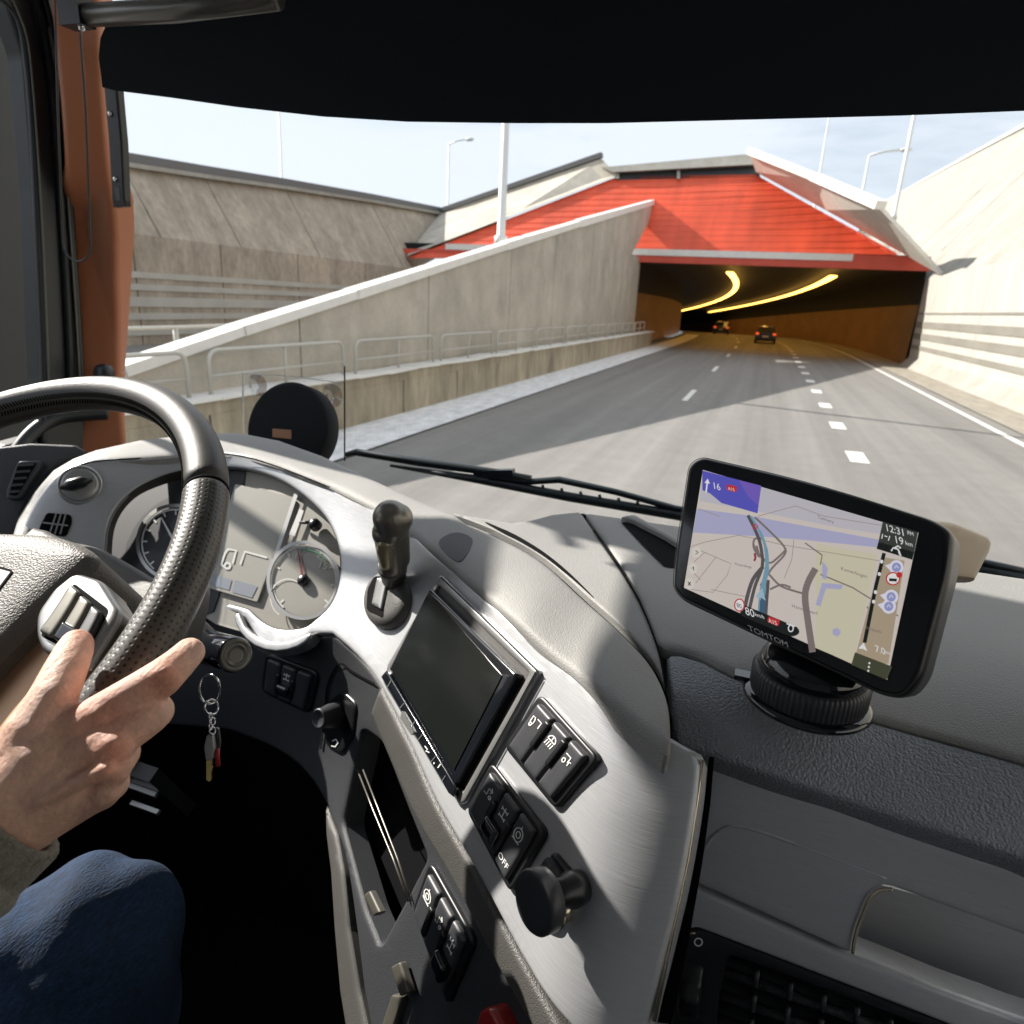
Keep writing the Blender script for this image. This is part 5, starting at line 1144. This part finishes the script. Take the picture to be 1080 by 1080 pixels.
st('map_minor_roads', [[(729, 577), (745, 572), (780, 565), (800, 569), (826, 575), (929, 592)], [(733, 578), (772, 595), (768, 607), (753, 625), (730, 622)], [(735, 615), (756, 588)], [(733, 593), (744, 583)], [(728, 600), (740, 612)], [(751, 622), (790, 630)], [(838, 570), (836, 590), (828, 610)], [(760, 545), (738, 537)], [(800, 545), (840, 534), (870, 545), (940, 556)]], .7, 2, 'thin')
st('map_rail_line', [[(850, 573), (868, 586), (866, 596)], [(866, 606), (900, 620), (948, 650)], [(915, 640), (925, 655), (938, 690)]], 1.4, 3, 'roadm')
st('map_main_road', [{'p': crs([(861, 600), (853, 615), (850, 630), (853, 655), (858, 688)], 4), 'w': 7}], 7, 4, 'roadm')
st('map_side_roads', [crs([(797, 546), (812, 560), (828, 577), (828, 586), (815, 600), (803, 618)], 4), crs([(830, 580), (822, 588), (812, 594), (800, 583), (796, 575)], 4), crs([(812, 606), (824, 618), (840, 624), (852, 627)], 4), crs([(813, 622), (825, 617), (835, 620)], 3), crs([(799, 576), (802, 588), (796, 578), (797, 569), (805, 568)], 4)], 2.2, 4, 'roadm')
st('map_carriageways', [{'p': crs([(790, 544), (800, 565), (804, 580), (805, 598), (797, 620), (790, 650)], 5), 'w': 3.5}, {'p': crs([(806, 598), (795, 612), (788, 635), (787, 648)], 5), 'w': 4}, {'p': crs([(811, 612), (809, 640), (808, 658)], 4), 'w': 4}], 3.5, 5, 'roadd')
st('map_route', [{'p': crs([(793, 545), (803, 562), (809, 580), (810, 600), (806, 620), (803, 650)], 6), 'w': [2]*6+[3]*6+[4]*6+[5]*6+[6.5]*7}], 5, 6, 'route')
st('map_route_lower', [{'p': [(806, 628), (805, 655)], 'w': 6}], 6, 7, 'route2')
st('map_closure', [{'p': crs([(797, 584), (798, 589), (796.5, 592)], 3), 'w': 2.2}], 2, 7, 'dred')
strokes('map_car_arrow', [{'p': [(803.5, 633), (802, 628), (800, 632)], 'w': 1}], 1, GS, L_[8], E_['car'], disp)
fl('map_arrow', [[(805, 620), (809, 634), (804.5, 631), (798, 630)]], 8, 'car')
st('closure_sign', [{'p': ell(797.5, 556, 2.6, 2.2, 0, 12), 'closed': True}], 1, 7, 'red')
fl('direction_sign', [[(742, 497), (804, 513), (800, 542), (762, 531), (750, 521), (742, 517.5)]], 5, 'sign'); fl('direction_sign_sheen', [[(780, 507), (804, 513), (801, 534), (790, 524)]], 6, 'sign2')
st('arrow', [[(746, 520), (747.4, 509)]], 1.6, 7, 'white'); fl('arrow_head', [[(747.8, 505.5), (750.2, 511), (744.4, 510)]], 7, 'white')
text('sign_text', '16', (757.5, 517), (8.6, 2.3), (-1.6, -10), GS, L_[7], E_['white'], disp)
fl('road_badge', [rpoly([(768, 511.5), (779, 514), (778, 520), (767.5, 517.5)], 1.5)], 7, 'red'); text('sign_text', 'A15', (773, 518.2), (4.2, 1.1), (-.8, -4.8), GS, L_[8], E_['white'], disp)
for x, y in ((736, 583), (732, 600), (728.5, 616)): fl('map_button', [ell(x, y, 4.6, 5.6, 0, 20)], 6, 'btn')
st('button_marks', [[(735, 581), (738, 583), (735, 585)], [(731, 600), (733, 598), (733, 602)], [(727, 614), (730, 618)], [(730, 614), (727, 618)]], .9, 7, 'black')
def lab(s, x, y, sz, lv_, c, sl=(1, .32), up=(-.22, -1)): return text('map_text', s, (x, y), (sz*sl[0], sz*sl[1]), (sz*up[0], sz*up[1]), GS, L_[lv_], E_[c], disp)
lab('Tunnery', 872, 550, 5, 5, 'text'); lab('Kamerlingen', 902, 606, 5.5, 5, 'text'); lab('Hoornswerf', 850, 645, 5.5, 5, 'text'); lab('Bospark', 923, 666, 5, 12, 'text'); lab('Weerdinge', 785, 598, 4, 5, 'text', (1, .2))
fl('speed_bar', [rpoly([(782, 637), (790, 640), (843, 662), (845, 668), (838, 672), (828, 669), (782, 649)], 4)], 9, 'black')
fl('speed_sign', [ell(781.5, 638.5, 5.6, 7, 0, 24)], 10, 'white'); st('speed_sign_ring', [{'p': ell(781.5, 638.5, 5, 6.3, 0, 24), 'closed': True}], 1.3, 11, 'red')
text('speed_text', '80', (781.5, 641.5), (5.6, 2), (-1, -7), GS, L_[11], E_['black'], disp)
text('speed_text', '80', (793, 650), (10, 3.6), (-2, -12), GS, L_[11], E_['white'], disp); text('speed_text', 'km/h', (803, 651.5), (5, 1.9), (-1, -5.5), GS, L_[11], E_['white'], disp)
fl('road_badge', [rpoly([(812, 650), (824, 654.5), (822.5, 661), (810.5, 656)], 2)], 10, 'red'); text('speed_text', 'A15', (816.8, 658.3), (5.5, 2.1), (-1, -6.5), GS, L_[11], E_['white'], disp)
st('settings_mark', [{'p': ell(835.5, 663, 2.6, 3.4, 0, 12), 'closed': True}, [(831, 658), (840, 661)]], 1.2, 11, 'white')
fl('route_bar', [[(931, 588), (955, 592), (938, 700), (901, 700)]], 9, 'side')
fl('route_bar', [[(925, 590), (962, 597), (940, 702), (900, 688)]], 9, 'side') if 0 else None
fl('time_panel', [[(932, 551), (969, 562), (965, 583), (927.5, 572)]], 10, 'panel'); fl('traffic_panel', [[(927.5, 572), (965, 583), (963, 591), (925.5, 579.5)]], 10, 'black')
fl('route_footer', [[(903, 688), (942, 703), (936, 717), (899, 701)]], 11, 'sidef')
text('clock_text', '12:31', (945.5, 563.5), (9.6, 2.8), (-1.8, -10.5), GS, L_[12], E_['white'], disp); text('clock_text', 'PM', (961.5, 565.5), (5.4, 1.6), (-1, -5.8), GS, L_[12], E_['white'], disp)
text('distance_text', '19', (949.5, 574.5), (10.5, 3), (-2, -11.5), GS, L_[12], E_['white'], disp); text('distance_text', 'km', (960, 576.5), (6.6, 2), (-1.2, -6.6), GS, L_[12], E_['white'], disp)
st('flag_mark', [[(932, 564), (931, 569)], [(934, 566), (937, 567)], [(939.5, 566), (938, 571)]], 1, 12, 'white')
st('traffic_mark', [[(941, 582), (943, 578.5), (948, 580), (950, 584)], [(944, 579), (948, 576.5), (951, 579)], [(949, 583), (951, 587)]], 1.6, 12, 'white')
st('route_line', [{'p': [(933.5, 584), (925, 618), (913, 678)], 'w': 4}], 4, 11, 'black')
fl('route_arrow', [[(912, 678), (916, 687), (911.5, 684.5), (906.5, 684)]], 12, 'white')
for x, y in ((931, 593), (928.5, 606), (924.5, 625), (922.5, 635)): fl('route_dot', [ell(x, y, 1.8, 2, 0, 10)], 12, 'white')
for x, y in ((946.5, 599), (941, 630), (938.5, 640)):
    fl('service_badge', [ell(x, y, 7.4, 7.6, 0, 24)+[], [(x-6, y-4), (x-12, y-2), (x-6, y+4)]], 12, 'badge'); fl('badge_centre', [ell(x, y, 4.8, 5, 0, 18)], 13, 'badgeb'); st('badge_mark', [[(x-2, y+1), (x, y-2), (x+2, y+1)]], 1, 14, 'white')
fl('warning_sign', [ell(943, 611, 7.6, 7, 0, 24)], 14, 'white'); st('warning_ring', [{'p': ell(943, 611, 7, 6.4, 0, 24), 'closed': True}], 1.4, 15, 'red'); st('warning_cars', [{'p': [(939, 612), (947, 612.5)], 'w': 3}], 3, 15, 'black')
fl('alert_dot', [ell(949.5, 607, 3.2, 3.2, 0, 14)], 16, 'red')
text('distance_text', '7.0', (930, 689), (9, 3.2), (-2, -10), GS, L_[12], E_['white'], disp); text('distance_text', 'km', (937.5, 690), (4.4, 1.8), (-1, -5), GS, L_[12], E_['white'], disp)
for k in range(3): fl('menu_dot', [ell(918.2-.6*k, 699.5+4*k, 1.1, 1.2, 0, 8)], 13, 'white')
text('brand_text', 'TOMTOM', (812, 674), (9.6, 4.2), (-2.4, -8.4), GS, .0016, mat('bezel_print', (.9, .9, .9), .5), nv)
# housing jutting out behind the right edge
hsf = Surf([(1000, 550, .385), (1050, 572, .43), (1005, 612, .385), (1030, 615, .405)], .0)
patch('rear_housing', rpoly([(985, 548, 2), (1010, 550, 6), (1046, 565, 6), (1050, 572, 4), (1048, 582, 4), (1031, 615, 3), (985, 610, 2)], 5), hsf, M['tan'], nv, sp=8, h=.0, th=.03, ew=6, er=.006, bsp=3)
# suction mount under it
mt_c = pZ(850, 737, DZ+.005); mt = empty('suction_mount', mt_c, 'ribbed round suction mount sitting on the dash below the navigation screen', 'suction mount')
up = Vector((0, 0, 1))
b = MB(); b.lathe(mt_c, up, [(.0355, -.001), (.0370, .001), (.0355, .0032), (.032, .0045)], 64); b.build('suction_pad', M['glossb'], mt, True)
b = MB(); b.lathe(mt_c, up, [(.0325, .004), (.0325, .005), (.0328, .006), (.0328, .0170), (.0315, .019), (.029, .020)], 288, lambda j, k: (1.0+(.012 if (k % 4) < 2 else -.012)) if 1 <= j <= 3 else 1); b.build('ribbed_ring', M['button'], mt, True)
b = MB(); b.lathe(mt_c, up, [(.031, .020), (.0295, .025), (.026, .031), (.019, .035), (.010, .037)], 48); b.build('dome', M['glossb'], mt, True)
tg = b = MB(); b.box(mt_c+Vector((-.037, .006, .0035)), (.010, .009, .003)); b.build('release_tab', M['glossb'], mt)
b = MB(); b.tube([mt_c+Vector((0, 0, .030)), mt_c+Vector((.002, .004, .050)), GS.v(862, 650, -.034)], [.014, .012, .012], 16); b.build('neck', M['black'], mt, True)
# ---- the driver
def WD(x, y): return float(WS.d(x, y))
def Q(x, y, o=0): return PV(x, y, o)
def adj(x, y): return max(-.085, min(.03, (WD(x, y)-rim)*.95))
def QH(x, y, o): return PV(x, y, o+adj(x, y))
dv = empty('person', PV(0, 950, .5), 'driver in grey knit sweater and blue jeans with right hand on the steering wheel', 'person')
hd = .375
caps = []
def chain(pts):
    for (x0, y0, d0, r0), (x1, y1, d1, r1) in zip(pts[:-1], pts[1:]): caps.append((QH(x0, y0, d0), r0*(1+adj(x0, y0)/d0), QH(x1, y1, d1), r1*(1+adj(x1, y1)/d1)))
print('wheel depths', WD(120, 715), WD(183, 655), WD(90, 680), WD(50, 740), WD(150, 700))
rim = WD(150, 700)
dI = rim-.028
# thumb lying on the spoke buttons
tb_ = WD(84, 676)
chain([(22, 812, dI-.010, .0155), (37, 774, dI-.017, .0142), (55, 738, dI-.021, .0110), (68, 709, dI-.019, .0098), (78, 687, dI-.014, .0087), (81, 680, dI-.012, .0078)])
# index finger along the rim
chain([(60, 800, dI-.002, .0160), (98, 762, dI-.006, .0122), (122, 745, dI-.005, .0106), (150, 728, dI-.002, .0102), (171, 715, dI+.001, .0101), (188, 700, dI+.007, .0088), (200, 688, dI+.012, .0079)])
# middle finger, curling behind the rim
chain([(60, 815, dI+.000, .0160), (112, 786, dI+.000, .0125), (136, 770, dI+.004, .0105), (156, 756, dI+.009, .0102), (164, 750, dI+.016, .0096), (150, 742, dI+.036, .0085), (132, 736, dI+.046, .0078)])
# ring finger
chain([(60, 830, dI+.006, .0160), (112, 806, dI+.008, .0124), (122, 800, dI+.013, .0106), (128, 794, dI+.024, .0098), (118, 782, dI+.040, .0085), (108, 772, dI+.046, .0075)])
# little finger
chain([(58, 843, dI+.010, .0150), (104, 832, dI+.014, .0118), (116, 826, dI+.019, .0098), (118, 818, dI+.030, .0088), (108, 806, dI+.042, .0076), (98, 798, dI+.046, .0066)])
# palm and wrist
chain([(20, 840, dI+.000, .0250), (46, 806, dI-.004, .0215), (84, 776, dI-.000, .0155)])
chain([(24, 850, dI+.004, .0250), (60, 828, dI+.004, .0215), (98, 806, dI+.008, .0145)])
chain([(-60, 906, dI+.002, .0240), (-10, 862, dI+.002, .0235), (14, 842, dI+.002, .0235)])
chain([(-250, 1075, dI-.03, .030), (-60, 906, dI+.002, .0240)])
chain([(35, 800, dI-.010, .0165), (80, 770, dI-.007, .0125)])
chain([(36, 855, dI+.012, .0195), (92, 834, dI+.014, .0135)])
for x, y, o_, r_ in ((106, 757, -.0075, .0100), (118, 790, -.0015, .0100), (119, 811, .006, .0092), (112, 832, .012, .0084), (171, 716, .000, .0098)): r_ *= 1+adj(x, y)/dI; caps.append((QH(x, y, dI+o_), r_, QH(x-3, y+2, dI+o_), r_))
for a_, b_2 in (((100, 762), (30, 822)), ((112, 790), (34, 834)), ((112, 812), (40, 846))): caps.append((QH(a_[0], a_[1], dI-.0035), .0040, QH(b_2[0], b_2[1], dI-.010), .003))
hand = blend('right_hand_and_arm', caps, M['skin'], dv, .0013, 5, .5)
# nails
def nail(p, nrm, along, L, Wd):
    n = Vector(nrm).normalized(); a = Vector(along); a = (a-n*a.dot(n)).normalized(); s = n.cross(a); v = []; f = []
    for i in range(5):
        for j in range(7):
            u = -1+2*i/4; w_ = -1+2*j/6; rr = 1-.25*max(0, u)**2; v.append(p+a*u*L+s*w_*Wd*rr-n*(w_*w_*Wd*.35))
    for i in range(4):
        for j in range(6): f.append((i*7+j, i*7+j+1, (i+1)*7+j+1, (i+1)*7+j))
    return mk('fingernail', v, f, M['nail'], dv)
SKR = [(QH(x, y, dI-.01), r_) for x, y, r_ in ((108, 754, .012), (171, 714, .010), (122, 790, .011), (126, 811, .010), (200, 689, .009), (165, 750, .009), (60, 722, .010), (80, 676, .010))]
col = hand.data.color_attributes.new('flush', 'FLOAT_COLOR', 'POINT')
hc_ = np.array([v_.co[:] for v_ in hand.data.vertices])+np.array(hand.location)+np.array(dv.location)
fl_ = np.zeros(len(hc_))
for p_, r_ in SKR: fl_ = np.maximum(fl_, np.exp(-np.sum((hc_-np.array(p_))**2, 1)/(2*(r_*.9)**2)))
col.data.foreach_set('color', np.stack([fl_, fl_, fl_, np.ones_like(fl_)], 1).astype('f').ravel())
nail(QH(202, 683, dI+.0035), Vector(RM @ Vector((.35, .75, .55))), QH(200, 688, dI+.012)-QH(188, 700, dI+.007), .0052, .0050)
# knitted sleeve with a ribbed cuff
cp = [(-300, 1120, dI-.04, .046), (-150, 985, dI-.010, .040), (-45, 893, dI+.002, .0345), (8, 848, dI+.003, .0330)]
print('adj', adj(8, 848), adj(100, 760), adj(-45, 893), dI)
pts = [QH(*c[:3]) for c in cp]
fine = []; rr_ = []
for i in range(len(pts)-1):
    for k in range(14): t_ = k/14; fine.append(pts[i].lerp(pts[i+1], t_)); rr_.append(cp[i][3]*(1-t_)+cp[i+1][3]*t_)
fine.append(pts[-1]); rr_.append(cp[-1][3])
rg = random.Random(4)
v, f, uv = tube(fine, rr_, 96); nn_ = len(fine)
v2 = []
for i in range(nn_):
    for k in range(96):
        p_ = Vector(v[i*96+k]); c_ = fine[i]; d_ = p_-c_; s_ = 1.0
        if i > nn_-13: s_ = .985+.035*math.cos(k*math.pi*2/96*32)           # rib
        else: s_ = 1.02+.022*math.sin(i*1.1+2.2*math.sin(k*.13))+.03*math.exp(-((i-(nn_-15))/2.)**2)
        if i == nn_-1: s_ *= .955
        v2.append(c_+d_*s_)
f = f[:-2]
# inner lip of the cuff
base = len(v2); ax_ = (fine[-1]-fine[-2]).normalized()
for k in range(96): p_ = v2[(nn_-1)*96+k]; v2.append(fine[-1]+(p_-fine[-1])*.90-ax_*.002)
for k in range(96): p_ = v2[(nn_-1)*96+k]; v2.append(fine[-1]+(p_-fine[-1])*.86-ax_*.012)
for q in (0, 1):
    a0 = (nn_-1)*96 if q == 0 else base
    b0 = base if q == 0 else base+96
    for k in range(96): f.append((a0+k, a0+(k+1) % 96, b0+(k+1) % 96, b0+k))
mk('sleeve', v2, f, M['knit'], dv)
# jeans: right thigh, knee and shin, and the left leg beside it
jk = Q(98, 994, .58)
jc = [(Vector((-.56, -.25, H-.62)), .105, jk+Vector((-.05, -.16, -.035)), .088), (jk+Vector((-.05, -.16, -.035)), .088, jk, .070), (jk, .070, jk+Vector((-.05, .03, -.22)), .060), (jk+Vector((-.05, .03, -.22)), .060, jk+Vector((-.06, .06, -.45)), .05)]
jc += [(Vector((-.72, -.25, H-.62)), .105, Vector((-.86, .18, H-.56)), .085), (Vector((-.86, .18, H-.56)), .078, Vector((-.84, .34, H-1.0)), .055)]
jeans = blend('jeans', jc, M['jeans'], dv, .005, 4)
nv_ = len(jeans.data.vertices); co_ = np.empty(nv_*3); no_ = np.empty(nv_*3); jeans.data.vertices.foreach_get('co', co_); jeans.data.vertex_normals.foreach_get('vector', no_)
co_ = co_.reshape(-1, 3); no_ = no_.reshape(-1, 3); q_ = co_+np.array(jeans.location)+np.array(dv.location)-np.array(jk)
e_ = np.exp(-(np.linalg.norm(q_, axis=1)/.15)**2); a_ = q_[:, 1]*70+q_[:, 0]*26+q_[:, 2]*30
dsp = .0024*np.sin(a_+2*np.sin(q_[:, 0]*40))*(.3+e_)+.0014*np.sin(q_[:, 0]*95-q_[:, 1]*30+1.5*np.sin(q_[:, 2]*50))
jeans.data.vertices.foreach_set('co', (co_+no_*dsp[:, None]).ravel()); jeans.data.update()
bpy.context.view_layer.update()
